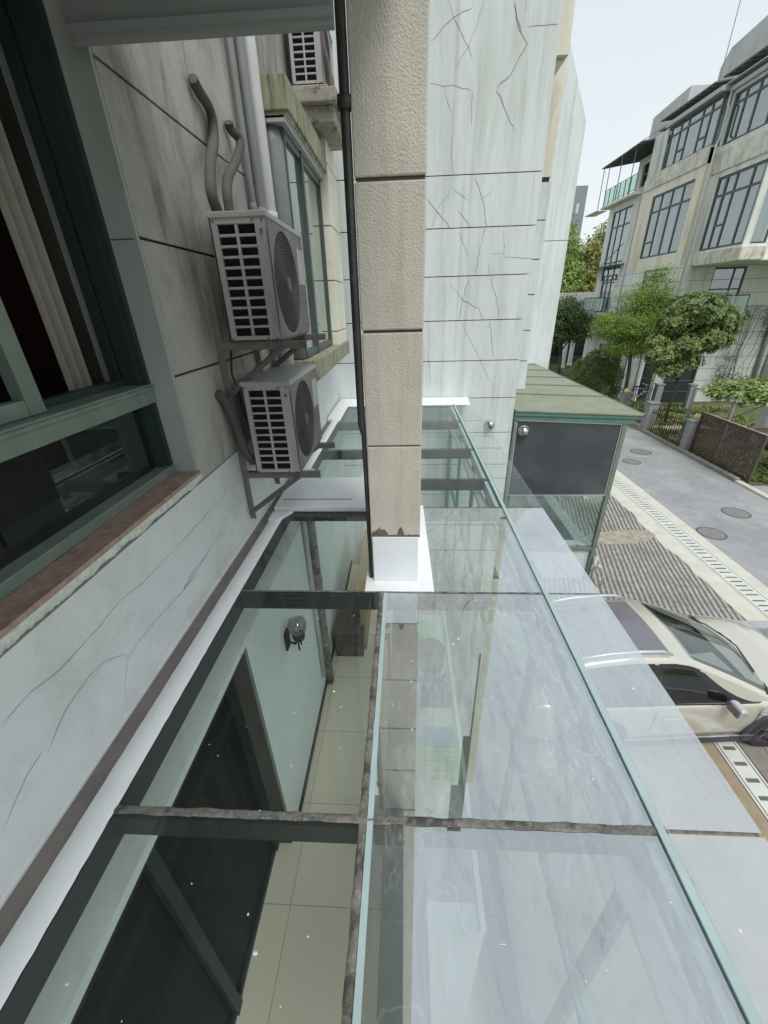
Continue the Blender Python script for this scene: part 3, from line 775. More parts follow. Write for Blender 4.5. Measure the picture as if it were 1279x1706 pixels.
# ------------------------------------------------------------------ air conditioners
def make_ac(label, W=.29, L=.77, Hh=.60):
    t = thing('air_conditioner', label, 'air conditioner', (0, 0, 0), 0, 'outdoor air conditioner units on the wall')
    # local: x 0..W (front at W), y 0..L, z 0..Hh
    b = MB()
    b.box(.012, W - .012, .03, L - .01, .02, Hh - .02)
    obj('core', b, 'ac_dark', t)
    b = MB()
    # near side frame with openings
    f = .038
    b.box(0, f, 0, .022, 0, Hh - .025); b.box(W - f - .022, W, 0, .022, 0, Hh - .025)
    b.box(f, W - f - .022, 0, .022, 0, .03); b.box(f, W - f - .022, 0, .022, Hh - .055, Hh - .025)
    b.box(0, .012, 0, L, 0, Hh - .025)
    xm = (f + W - f - .022) / 2
    b.box(xm - .008, xm + .008, .002, .020, .03, Hh - .055)
    n = 11
    for k in range(1, n):
        z = .03 + (Hh - .085) * k / n
        b.box(f, W - f - .022, .004, .018, z - .0065, z + .0065)
    b.box(0, W, 0, L, 0, .012)
    obj('casing', b, 'ac_metal', t, bevel=.003)
    b = MB()
    for k in range(60):
        x = f + k * (W - 2 * f - .02) / 59
        b.box(x, x + .0006, .024, .031, .03, Hh - .06)
    obj('cooling_fins', b, 'fins', t)
    # front panel with a round opening
    b = MB()
    cy, cz, rr = .30, Hh / 2 - .012, .262
    SG = 40
    y0, y1, z0, z1 = .0, L, .0, Hh - .025
    inner = []; outer = []
    for k in range(SG):
        a = 2 * math.pi * k / SG
        c, s_ = math.cos(a), math.sin(a)
        inner.append((W, cy + rr * c, cz + rr * s_))
        q = min(((y1 - cy) / c if c > 1e-6 else 9), ((y0 - cy) / c if c < -1e-6 else 9), ((z1 - cz) / s_ if s_ > 1e-6 else 9), ((z0 - cz) / s_ if s_ < -1e-6 else 9))
        outer.append((W, cy + q * c, cz + q * s_))
    inn2 = [(W - .03, p[1], p[2]) for p in inner]
    b.add(inner + outer + inn2, [(k, (k + 1) % SG, SG + (k + 1) % SG, SG + k) for k in range(SG)] + [(k, (k + 1) % SG, 2 * SG + (k + 1) % SG, 2 * SG + k) for k in range(SG)])
    for (yy, zz2) in ((y1, z1), (y1, z0), (y0, z0), (y0, z1)):
        pass
    b.box(W - .004, W - .001, .575, L, 0, Hh - .025)
    b.box(W - .02, W, L - .02, L, 0, Hh - .025)
    b.box(W - .004, W - .001, 0, .03, 0, Hh - .025)
    for (a0, a1, c0, c1) in ((0, L, 0, .02), (0, L, Hh - .05, Hh - .025)):
        b.box(W - .004, W - .001, a0, a1, c0, c1)
    obj('front_panel', b, 'ac_front', t)
    b = MB()
    for k in range(15):
        r2 = .03 + k * .0163
        pts = [(W + .008 - .008 * (r2 / rr) ** 4, cy + r2 * math.cos(a), cz + r2 * math.sin(a)) for a in [2 * math.pi * i / 36 for i in range(37)]]
        b.tube(pts, .0018, 5, cap=False)
    for k in range(24):
        a = 2 * math.pi * k / 24
        pts = [(W + .006 - .006 * (q / rr) ** 4, cy + q * math.cos(a + q * 2.2), cz + q * math.sin(a + q * 2.2)) for q in [.03 + i * .230 / 8 for i in range(9)]]
        b.tube(pts, .002, 5, cap=False)
    b.lathe([(0, W + .012), (.035, W + .011), (.04, W + .004)], (0, cy, cz), 20, 'x')
    obj('fan_guard', b, 'guard', t)
    b = MB()
    b.lathe([(0, W - .02), (.06, W - .022), (.065, W - .06)], (0, cy, cz), 20, 'x')
    for k in range(3):
        a = 2 * math.pi * k / 3 + .4
        b.add([(W - .03, cy + .06 * math.cos(a), cz + .06 * math.sin(a)), (W - .02, cy + .215 * math.cos(a + .1), cz + .215 * math.sin(a + .1)),
               (W - .06, cy + .215 * math.cos(a + 1.2), cz + .215 * math.sin(a + 1.2)), (W - .07, cy + .06 * math.cos(a + 1.2), cz + .06 * math.sin(a + 1.2))], [(0, 1, 2, 3)])
    obj('fan', b, 'guard', t, smooth=False)
    b = MB(); b.box(-.006, W + .006, -.006, L + .006, Hh - .028, Hh - .004); b.box(.0, W, 0.0, L, Hh - .006, Hh)
    obj('lid', b, 'ac_metal', t, bevel=.005)
    for x in (.02, W - .07, W - .02):
        for z in (.015, Hh - .04):
            obj('screw', MB().lathe([(0, -.003), (.006, -.003), (.007, .001)], (x, 0, z), 8, 'y'), 'rust', t)
    obj('clip', MB().box(W - .035, W - .022, -.008, .0, Hh * .84, Hh * .87), 'rust', t)
    b = MB(); b.box(W + .0005, W + .0015, .62, .74, .18, .21); b.box(W + .0005, W + .0015, .62, .74, .235, .243); b.box(W + .0005, W + .0015, .62, .72, .255, .263)
    b.box(W + .0005, W + .0012, .60, .755, .30, .50, 1)
    obj('sticker', b, ['guard', 'ac_metal'], t)
    return t
ac1 = make_ac('upper large air conditioner on a steel bracket, between the hoses and the unit below it')
ac1.location = (-.985, 2.41, -.165)
ac2 = copy_tree(ac1); tag(ac2, 'lower air conditioner just above the glass roof, dirtier lid, below the other wall unit')
ac2.location = (-.975, 2.41, -.962); ac2.scale = (1.0, 1.0, .97)
ac3 = copy_tree(ac1); tag(ac3, 'cleaner air conditioner high on the concrete shelf above the bay window')
ac3.location = (-1.03, 5.0, 1.80)
b = MB(); b.box(WX - .05, -.62, 4.92, 5.85, 1.66, 1.76); b.box(-1.05, -.66, 5.0, 5.8, 1.54, 1.66); b.box(-1.04, -.70, 4.99, 5.8, 1.762, 1.80)
tag(obj('concrete_shelf', b, 'concrete_old', bevel=.01), 'weathered concrete shelf carrying the highest air conditioner', 'shelf')
def bracket(z, label):
    t = thing('wall_bracket', label, 'bracket', (0, 0, 0), 0, 'steel brackets under the air conditioners')
    for y in (2.43, 3.04):
        b = MB(); b.box(WX, WX + .006, y, y + .04, z - .34, z + .28); b.box(WX + .007, WX + .04, y - .001, y + .004, z - .345, z + .285)
        obj('upright', b, 'rust', t)
        b = MB(); b.box(WX + .010, -.56, y + .005, y + .010, z - .042, z - .008); b.box(WX + .010, -.562, y + .004, y + .04, z - .007, z - .002)
        obj('arm', b, 'rust', t)
        b = MB(); b.bar((WX + .012, y - .004, z - .30), (-.70, y - .004, z - .03), .005, .038, (0, 1, 0))
        b.bar((WX + .012, y + .01, z - .30), (-.70, y + .01, z - .03), .034, .005, (0, 1, 0))
        obj('brace', b, 'rust', t)
    return t
bracket(-.166, 'rusty steel bracket holding the upper air conditioner')
bracket(-.962, 'steel bracket holding the lower air conditioner near the gutter')
hose([(-1.075, 2.30, -.42), (-1.05, 2.34, -.50), (-1.03, 2.37, -.66), (-1.02, 2.40, -.80), (-1.00, 2.46, -.90)], 'dark wrapped hose hanging behind the lower air conditioner')
b = MB(); b.tube([(-1.07, 2.62, -.17), (-1.06, 2.52, -.35), (-1.03, 2.50, -.45), (-1.04, 2.55, -.60), (-1.05, 2.7, -.95)], .007, 6)
tag(obj('power_cable', b, 'black_pipe', smooth=True), 'thin black cable hanging between the two wall air conditioners', 'cable')
# ------------------------------------------------------------------ pillar and drain pipe
pil = thing('pillar', 'tall beige stucco pillar with dark joints and a white painted foot standing on the glass roof', 'pillar', (-.055, 2.0, -1.4))
b = MB()
def lp(x0, x1, y0, y1, z0, z1):
    b.box(x0 + .055, x1 + .055, y0 - 2.0, y1 - 2.0, z0 + 1.4, z1 + 1.4)
for a, c in ((-1.10, -.603), (-.597, -.105), (-.094, .400), (.413, .95), (.97, 9)):
    lp(-.185, .076, 1.84, 2.35, a, c)
obj('shaft', b, 'pillar', pil, bevel=.006)
b = MB(); lp(-.178, .072, 1.848, 2.34, -1.09, 8.9)
obj('joint', b, 'groove', pil)
b = MB(); lp(-.178, .069, 1.832, 2.345, -1.392, -1.10)
obj('collar', b, 'white_roll', pil, bevel=.004)
b = MB(); b.prism([(-.225 + .055, -.25), (.155 + .055, -.25), (.135 + .055, .80), (-.225 + .055, .80)], 'z', .001, .012)
obj('flange', b, 'white_paint', pil, bevel=.003)
b = MB()
vs = []
for i in range(73):
    x = -.186 + i * .262 / 72
    h = .010 + (.065 * max(0, 1 - abs(i - 14) / 13) ** .5 * (1 if i < 26 else 0)) * (.6 + .4 * noise.noise(Vector((i * .35, 2, 0)))) + (.05 * max(0, 1 - abs(i - 44) / 5) ** .6) + random.random() * .006
    vs += [(x + .055, 1.8385 - 2, -1.101 + 1.4), (x + .055, 1.8385 - 2, -1.101 + h + 1.4)]
b.add(vs, [(2 * i, 2 * i + 1, 2 * i + 3, 2 * i + 2) for i in range(72)])
obj('stain', b, mat('stain', (0.12, 0.10, 0.065), .9, var=.3, vscale=30), pil)
b = MB(); b.tube([(-.196, 1.868, -1.385), (-.199, 1.862, -.55), (-.206, 1.858, -.50), (-.206, 1.85, 3.0)], [.010, .012, .018, .018], 14)  # thin lower run is an added dark strip standing in for shade
b.tube([(-.206, 1.853, .60), (-.206, 1.853, .635)], .027, 14)
tag(obj('drain_pipe', b, 'black_pipe', smooth=True), 'black vertical pipe with a collar on the left side of the beige pillar', 'pipe')

# ------------------------------------------------------------------ glass roof
RZ = -1.40
ROWS = [-1.55, -.45, .655, 1.75, 2.78, 3.36, 4.2, 5.35, 6.60]
con = thing('conservatory', 'glass roofed lean-to room with green metal framing along the house wall', 'conservatory')
XS = [-.94, -.13, .745, 1.045]
def pane(x0, x1, y0, y1, m):
    g = .006
    b = MB(); b.box(x0 + g, x1 - g, y0 + g, y1 - g, RZ - .008, RZ)
    obj('roof_pane', b, m, con)
for i in range(len(ROWS) - 1):
    y0, y1 = ROWS[i], ROWS[i + 1]
    pane(XS[0], XS[1], y0, y1, 'roof_clear' if y0 < 2.5 else 'roof_clear')
    pane(XS[1], XS[2], y0, y1, 'roof_dirty' if y0 < 2.5 else 'roof_clear')
    pane(XS[2], XS[3], y0, y1, 'roof_edge' if y0 < 2.5 else 'roof_clear')
def bead(a, c, wd, h, name, m, amp=1.0, z=RZ, seg=.012):
    a = Vector((a[0], a[1], z)); c = Vector((c[0], c[1], z)); d = (c - a); L = d.length; d.normalize()
    t = Vector((-d.y, d.x, 0)); n = int(L / seg); b = MB(); vs = []
    K = 7
    for i in range(n + 1):
        p = a + d * (L * i / n); s_ = L * i / n
        w1 = wd / 2 * (1 + amp * .35 * noise.noise(Vector((s_ * 14, 1, 0))) + amp * .15 * noise.noise(Vector((s_ * 60, 5, 0))))
        w2 = wd / 2 * (1 + amp * .35 * noise.noise(Vector((s_ * 14, 8, 0))) + amp * .15 * noise.noise(Vector((s_ * 60, 2, 0))))
        for k in range(K):
            q = -1 + 2 * k / (K - 1)
            off = q * (w1 if q < 0 else w2)
            hh = h * (1 - q ** 4) * (1 + amp * .5 * noise.noise(Vector((s_ * 30, k * .9, 3)))) + .0015
            vs.append(p + t * off + Vector((0, 0, hh)))
    fs = [(i * K + k, i * K + k + 1, (i + 1) * K + k + 1, (i + 1) * K + k) for i in range(n) for k in range(K - 1)]
    b.add(vs, fs)
    return obj(name, b, m, con, smooth=True)
for y in ROWS[1:-1]:
    wd = .024 if y < 1 else (.011 if y < 3 else .009)
    if y < 2:
        bead((XS[0] - .01, y), (XS[1], y), wd, .0035, 'sealant', 'sealant', 1.0)
    else:
        bead((XS[0], y), (XS[1], y), wd, .003, 'sealant', 'sealant')
    bead((XS[1], y), (XS[2] + .02, y), wd if y < 2 else .012, .0035 if y < 2 else .002, 'sealant', 'sealant', 1.0)
    bead((XS[2] + .03, y), (XS[3] - .02, y), .009, .002, 'sealant', 'sealant', .4)
bead((XS[1], -1.5), (XS[1] - .003, 1.76), .024, .004, 'sealant', 'sealant', 1.0)
b = MB(); b.box(XS[1] + .012, XS[1] + .030, -1.5, 1.74, RZ + .001, RZ + .005)
obj('joint_strip', b, 'teal_light', con)
# frame under the glass
b = MB()
for y in ROWS:
    obj('rafter', MB().box(XS[0] + .0, XS[2], y - .018, y + .018, RZ - .11, RZ - .012), 'steel_dark', con)
b = MB(); b.box(WX + .02, XS[0] + .018, -1.6, 6.6, RZ - .12, RZ - .010)
obj('ledger_beam', b, 'steel_dark', con)
b = MB(); b.box(XS[1] - .012, XS[1] + .012, -1.6, 6.6, RZ - .06, RZ - .012)
obj('centre_beam', b, 'steel_dark', con)
b = MB(); b.box(XS[2] - .008, XS[2] + .016, -1.6, 6.58, RZ + .001, RZ + .010)
obj('edge_cap', b, 'teal_light', con, bevel=.002)
b = MB(); b.box(XS[2] - .01, XS[2] + .03, -1.6, 6.58, RZ - .12, RZ - .010)
obj('edge_beam', b, 'green_alu', con)
b = MB(); b.box(XS[2] - .045, XS[2] - .015, -1.6, 6.58, RZ - .115, RZ - .02)
obj('edge_liner', b, 'teal_light', con)
rd = random.Random(77)
b = MB()
for k in range(150):
    x, y = rd.uniform(-.9, 1.0), rd.uniform(.0, 2.7); r = rd.choice((.0012, .0018, .0025, .004))
    if rd.random() < .8: b.ball((x, y, RZ + .0005), r, 6, 4, 0, (rd.uniform(.7, 1.6), rd.uniform(.7, 1.6), .3))
    else:
        a = rd.random() * 6; L = rd.uniform(.006, .016); b.bar((x, y, RZ + .001), (x + L * math.cos(a), y + L * math.sin(a), RZ + .002), .0015, .001)
tag(obj('debris', b, 'white_roll', con), kind='stuff')
# gutter and painted strip along the wall
b = MB(); b.box(WX - .01, -1.072, -2, 6.5, RZ - .02, RZ + .020); obj('wall_bead', b, 'plaster_low', con, bevel=.006)
b = MB(); b.box(-1.072, -1.008, -2, 6.4, RZ - .03, RZ + .004); obj('gutter', b, 'gutter', con)
b = MB()
n = 700
vs = []
for i in range(n + 1):
    y = -2 + i * 8.5 / n
    vs += [(-1.008 + .002 * noise.noise(Vector((y * 20, 0, 0))), y, RZ + .006), (-1.0, y, RZ + .016), (-.93, y, RZ + .014), (-.919 + .002 * noise.noise(Vector((y * 25, 7, 0))), y, RZ + .0025)]
b.add(vs, [(4 * i + j, 4 * i + j + 1, 4 * i + j + 5, 4 * i + j + 4) for i in range(n) for j in range(3)])
obj('painted_strip', b, 'white_paint', con, smooth=True)
b = MB(); b.prism([(6.30, RZ), (6.615, RZ), (6.615, RZ + .055), (6.58, RZ + .055)], 'x', -1.06, 1.0)
b.prism([(-1.06, RZ + .05), (-1.06, RZ), (-.90, RZ)], 'y', 5.4, 6.4)
obj('painted_fillet', b, 'white_paint', con)
# raised white box between wall and pillar
b = MB(); b.prism([(-1.01, 2.70), (-.23, 2.70), (-.23, 3.45), (-.40, 3.45), (-.40, 3.30), (-.78, 3.30), (-.80, 3.40), (-.86, 3.52), (-1.03, 3.52)], 'z', RZ + .004, RZ + .045)
obj('raised_flashing', b, 'white_paint', con, bevel=.012)
b = MB(); b.box(-.97, -.42, 2.83, 2.85, RZ + .0455, RZ + .0475); obj('flashing_step', b, 'ac_metal', con)
b = MB(); b.prism([(-1.01, 2.55), (-.94, 2.55), (-.86, 2.69), (-1.01, 2.69)], 'z', RZ + .003, RZ + .02); obj('flashing_corner', b, 'white_paint', con)

# inside the room
FZ = -4.6
b = MB(); b.box(-1.6, .80, -3, 6.62, FZ - .1, FZ)
obj('floor', b, 'tile_floor', con)
b = MB()
b.box(-1.5, WX, 1.965, 6.62, FZ, -1.99, 0)
b.box(-1.5, WX, -3, 1.965, -2.04, -1.985, 0)
b.box(-1.5, -1.3, -3, 1.965, FZ, -2.04, 0)
obj('inner_wall', b, 'inner_wall', con)
b = MB(); b.box(-1.295, -1.09, 1.945, 1.9645, FZ, -2.041); obj('door_reveal', b, 'inner_grey', con)
dr = obj('glass_door', MB().box(-1.298, -1.26, -3, 1.944, FZ, -2.045), 'door_dark', con)
b = MB(); b.box(-1.262, -1.22, .86, .93, FZ, -2.05); b.box(-1.262, -1.22, 1.86, 1.94, FZ, -2.05); b.box(-1.262, -1.235, -2, 1.94, FZ, FZ + .06)
obj('door_frame', b, 'green_dark', dr)
b = MB(); b.box(WX, WX + .015, 1.97, 6.62, FZ, FZ + .09); obj('skirting', b, 'skirting', con)
b = MB()
b.box(.76, .80, -3, 6.62, FZ, -4.0, 0)
obj('low_wall', b, 'inner_grey', con)
b = MB()
for y in ROWS:
    b.box(.735, .775, y - .03, y + .03, -4.0, RZ - .12)
b.box(.735, .775, -3, 6.6, -2.75, -2.70)
b.box(.73, .78, -3, 6.6, -4.0, -3.95)
obj('front_frame', b, 'green_alu', con)
obj('front_pane', MB().box(.752, .758, -1.5, 6.6, -3.95, RZ - .12), 'pane', con)
b = MB(); b.tube([(.68, -1.6, -1.60), (.68, 6.5, -1.60)], .038, 14); obj('curtain_rail', b, 'white_paint', con, smooth=True)
b = MB(); b.bar((.67, 1.05, -1.62), (.52, .9, -1.95), .02, .02); b.bar((.67, 1.05, -1.62), (.60, .72, -1.95), .02, .02)
obj('rail_brace', b, 'white_paint', con)
# lamp, pipes and furniture inside
lamp = thing('wall_lamp', 'dark carriage wall lamp with a smoky round shade seen through the glass roof', 'lamp', (WX, 2.66, -2.60))
b = MB(); b.box(0, .02, -.05, .05, -.17, .02); b.tube([(.01, 0, -.10), (.08, 0, -.13), (.11, 0, -.06)], .012, 8)
b.lathe([(.0, -.07), (.05, -.065), (.06, -.02), (.05, -.015)], (.12, 0, .0), 14)
for q in (-.035, .035): b.tube([(.12, q, -.17), (.12, q, -.05)], .009, 6)
obj('bracket', b, 'iron', lamp)
b = MB(); b.lathe([(.035, -.02), (.075, .04), (.085, .10), (.075, .15), (.0, .165)], (.12, 0, .0), 18)
obj('lamp_shade', b, glass('smoky', (0.45, 0.42, 0.40), .08, .5, (.22, .2, .19)), lamp, smooth=True)
b = MB(); b.tube([(WX + .03, 3.60, -4.25), (WX + .03, 3.60, -1.6)], .025, 12)
for z in (-3.3, -2.2): b.tube([(WX + .03, 3.60, z), (WX + .03, 3.60, z + .03)], .031, 12)
tag(obj('water_pipe', b, 'pvc', smooth=True), 'thin white vertical pipe on the inside wall under the glass roof', 'pipe')
b = MB(); b.tube([(WX + .05, 3.79, -4.59), (WX + .05, 3.79, -1.55)], .048, 14)
for z in (-3.9, -2.9, -2.0): b.tube([(WX + .05, 3.79, z), (WX + .05, 3.79, z + .06)], .057, 14)
tag(obj('drain_pipe', b, 'concrete_old', smooth=True), 'thick grey pipe standing on the floor beside the thin white pipe under the glass', 'pipe')
b = MB(); b.box(-1.02, -.62, 4.25, 4.95, FZ, FZ + .42); b.box(-1.03, -.61, 4.23, 4.97, FZ + .42, FZ + .46); b.box(-.98, -.66, 4.238, 4.249, FZ + .05, FZ + .2)
tag(obj('cabinet', b, 'brown_box', bevel=.01), 'low dark brown cabinet on the tiled floor under the glass roof', 'cabinet')
b = MB(); b.box(-.66, -.58, 4.4, 6.4, FZ + .0, FZ + .9); b.box(-.74, -.58, 4.38, 6.4, FZ + .9, FZ + .93)
tag(obj('wooden_board', b, 'tan_wood', bevel=.004), 'upright tan wooden board beyond the brown cabinet', 'board')
b = MB(); b.box(-.24, -.21, 3.9, 3.93, FZ, FZ + .75); b.box(-.30, -.21, 3.86, 3.95, FZ + .73, FZ + .76); b.box(-.26, -.19, 3.84, 3.97, FZ, FZ + .02)
tag(obj('stand', b, 'brown_box'), 'small dark stand on the floor near the foot of the pillar', 'stand')
# partition and shelf under the second row of glass
b = MB(); b.box(-.10, .075, -1.2, 4.6, -2.30, -2.15); b.box(.075, .085, -1.2, 4.6, -2.3, -2.148, 0)
for y in (-1.0, 1.7, 4.4): b.box(-.09, -.05, y, y + .04, FZ, -2.30); b.box(.03, .07, y, y + .04, FZ, -2.30)  # legs added, partition opened up so light reaches the floor
tag(obj('partition_rack', b, 'inner_grey', bevel=.006), 'long grey partition opened into a rack on added thin legs under the centre joint of the glass roof', 'rack')
b = MB(); b.box(.09, .42, .9, 3.4, -3.06, -3.03); b.box(.09, .42, .9, .94, FZ, -3.06); b.box(.09, .42, 3.36, 3.4, FZ, -3.06); b.box(.40, .43, .9, 3.4, -3.03, -2.98)
tag(obj('storage_shelf', b, 'inner_wall'), 'narrow pale shelf beside the long grey rack holding household things', 'shelf')
SH = -3.03
b = MB(); b.lathe([(0, .16), (.10, .16), (.12, .12), (.115, .0), (0, 0)], (.20, 3.05, SH), 24)
tag(obj('basin', b, mat('mint', (0.35, 0.75, 0.42), .5)), 'round mint green basin on the shelf under the glass roof', 'basin')
b = MB(); b.lathe([(0, .22), (.12, .22), (.135, .20), (.12, .0), (0, 0)], (.23, 2.72, SH), 24); b.lathe([(.02, .225), (.1, .225), (.1, .24), (.02, .24)], (.23, 2.72, SH), 24)
tag(obj('bucket', b, mat('brownlid', (0.15, 0.115, 0.10), .6)), 'brown lidded bucket beside the mint green basin', 'bucket')
b = MB()
n = 22; vs = []
for i in range(n):
    for j in range(n):
        u, v = i / (n - 1), j / (n - 1)
        e = min(u, 1 - u, v, 1 - v)
        vs.append((.12 + .26 * u + .03 * noise.noise(Vector((v * 4, u, 1))), 2.18 + .40 * v + .03 * noise.noise(Vector((u * 4, v, 8))), SH + .01 + .16 * min(1, e * 6) * (0.7 + .5 * noise.noise(Vector((u * 5, v * 5, 2))))))
b.add(vs, [(i * n + j, (i + 1) * n + j, (i + 1) * n + j + 1, i * n + j + 1) for i in range(n - 1) for j in range(n - 1)])
tag(obj('folded_cloth', b, mat('bluecloth', (0.12, 0.19, 0.36), .9), smooth=True), 'crumpled blue grey cloth lying on the shelf', 'cloth')
b = MB(); b.box(.11, .37, 2.02, 2.20, SH, SH + .10)
tag(obj('parcel', b, mat('palebag', (0.62, 0.64, 0.58), .8, var=.2, vscale=12), bevel=.02), 'pale wrapped parcel next to the blue towel', 'parcel')
b = MB(); b.box(.11, .38, 1.87, 2.015, SH, SH + .11)
tag(obj('towel', b, mat('bluetowel', (0.06, 0.32, 0.52), .9), bevel=.02), 'folded bright blue towel between the parcel and the green towel', 'towel')
b = MB()
for k in range(6): b.box(.11, .39, 1.66 + k * .034, 1.69 + k * .034, SH, SH + .10 + .004 * (k % 2))
tag(obj('towel', b, mat('greentowel', (0.22, 0.45, 0.10), .9), bevel=.008), 'folded ribbed green towel beside the bright blue towel', 'towel')
b = MB(); b.ball((.24, 1.52, SH + .07), .12, 16, 10, 0, (1.0, 1.1, .6)); b.add([(.12, 1.42, SH + .1), (.3, 1.40, SH + .14), (.26, 1.34, SH + .05)], [(0, 1, 2)])
tag(obj('plastic_bag', b, mat('bag', (0.62, 0.66, 0.58), .4, var=.35, vscale=14), smooth=True), 'white speckled plastic bag at the near end of the shelf', 'bag')
b = MB(); b.box(.11, .38, 1.02, 1.32, SH, SH + .12); b.box(.14, .35, 1.05, 1.29, SH + .12, SH + .125)
tag(obj('storage_box', b, 'ac_metal', bevel=.01), 'grey storage box nearest the camera on the shelf', 'box')
# ------------------------------------------------------------------ dome lamps on the gable
for (x, y, z, r, lb) in ((1.39, 6.60, -1.79, .072, 'smaller metal dome lamp on the pale gable wall beside the glass edge'),
                         (1.965, 6.655, -1.925, .083, 'larger metal dome lamp at the corner of the dark porch panel')):
    t = thing('dome_lamp', lb, 'lamp', (x, y, z), 0, 'dome lamps beside the porch')
    b = MB(); b.lathe([(r * 1.12, .02), (r * 1.12, -.01), (r * .9, -.02)], (0, 0, 0), 24, 'y'); obj('mount', b, 'silver', t, smooth=True)
    b = MB(); b.ball((0, -.02, 0), r, 24, 16); obj('dome', b, 'steel_ball', t, smooth=True)
    b = MB(); b.ball((0, -.045, -r * .45), r * .62, 16, 10, 0, (1, .9, .6)); obj('lens', b, 'car_black', t, smooth=True)

# ------------------------------------------------------------------ green framed porch
po = thing('porch', 'green metal framed porch with a seamed roof and dark upper panel beside the gable', 'porch', (1.83, 6.7, G))
def P(b, x0, x1, y0, y1, z0, z1, mi=0): return b.box(x0 - 1.83, x1 - 1.83, y0 - 6.7, y1 - 6.7, z0 - G, z1 - G, mi)
b = MB()
def slab(x0, x1, y0, y1, d=0.0, th=.02):
    zl = lambda x: -1.575 - .050 * (x - 1.83)
    b.add([(x - 1.83, y - 6.7, zl(x) - G + d + q) for q in (0, -th) for x, y in ((x0, y0), (x1, y0), (x1, y1), (x0, y1))],
          [(0, 1, 2, 3), (7, 6, 5, 4), (0, 4, 5, 1), (1, 5, 6, 2), (2, 6, 7, 3), (3, 7, 4, 0)])
slab(1.79, 3.86, 6.62, 13.0)
obj('roof', b, 'porch_roof', po)
b = MB()
for y in (8.0, 9.1, 10.25, 11.4, 12.5): slab(1.79, 3.86, y, y + .05, .02, .018)
slab(3.83, 3.87, 6.62, 13.0, .004, .03)
obj('roof_seam', b, 'green_frame', po)
b = MB()
b.prism([(1.79 - 1.83, -1.59 - G), (3.86 - 1.83, -1.69 - G), (3.86 - 1.83, -1.75 - G), (1.79 - 1.83, -1.66 - G)], 'y', -.06, -.04)
b.prism([(1.79 - 1.83, -1.66 - G), (3.78 - 1.83, -1.752 - G), (3.70 - 1.83, -1.83 - G), (1.79 - 1.83, -1.735 - G)], 'y', -.035, -.01)
obj('fascia', b, 'green_alu', po)
b = MB()
P(b, 3.57, 3.645, 6.68, 6.76, G + .0, -1.70); P(b, 1.80, 1.845, 6.68, 6.74, -4.3, -1.60)
P(b, 3.59, 3.64, 12.9, 12.98, G, -1.7); P(b, 3.59, 3.64, 9.7, 9.76, -4.25, -1.7)
P(b, 3.59, 3.64, 6.76, 12.9, -1.80, -1.70)
P(b, 1.845, 3.57, 6.69, 6.74, -4.30, -4.23)
obj('frame', b, 'green_frame', po, bevel=.004)
b = MB()
b.prism([(.02, -1.765 - G), (1.735, -1.855 - G), (1.735, -3.12 - G), (.02, -3.12 - G)], 'y', .0, .02)
obj('smoked_panel', b, 'smoked', po)
b = MB(); P(b, 1.845, 3.57, 6.685, 6.715, -3.135, -3.115)
b.prism([(.02, -1.745 - G), (1.735, -1.835 - G), (1.735, -1.853 - G), (.02, -1.763 - G)], 'y', -.012, .012)
P(b, 3.548, 3.562, 6.686, 6.71, -3.115, -1.86); P(b, 1.845, 1.858, 6.686, 6.71, -3.115, -1.79)
obj('glazing_bead', b, 'silver', po)
b = MB(); P(b, 1.85, 3.57, 6.705, 6.711, -4.23, -3.135); obj('lower_pane', b, 'pane', po)
b = MB(); P(b, 3.61, 3.616, 6.76, 12.9, -4.25, -1.80); obj('side_pane', b, 'pane', po)
b = MB(); P(b, 1.80, 3.62, 6.74, 6.86, -5.0, -4.31); P(b, 3.36, 3.60, 6.88, 12.9, -5.0, -4.27); P(b, 3.36, 3.60, 6.8, 12.9, -4.268, -4.25); P(b, 3.0, 3.36, 6.86, 7.0, -4.31, -4.25)
obj('plinth', b, 'plaster_far', po)
b = MB(); P(b, 1.80, 3.358, 7.0, 12.9, -5.0, -4.9); obj('porch_floor', b, 'border', po)
b = MB(); b.lathe([(0, 0), (.11, 0), (.13, .22), (.12, .24), (0, .24)], (2.95, 8.3, -4.9), 20)
tag(obj('bucket', b, mat('bluepl', (0.05, 0.16, 0.34), .4)), 'blue plastic bucket inside the green porch behind its lower pane', 'bucket')
b = MB(); b.tube([(3.66, 6.55, -4.62), (3.70, 6.5, -4.50), (3.76, 6.45, -4.62), (3.77, 6.42, -4.95)], .012, 8); b.ball((3.70, 6.52, -4.55), .05, 10, 8)
b.tube([(3.66, 6.62, -5), (3.66, 6.62, -4.4)], .03, 10)
tag(obj('garden_tap', b, 'pvc', smooth=True), 'small outdoor tap with a dark hose at the foot of the porch corner', 'tap')

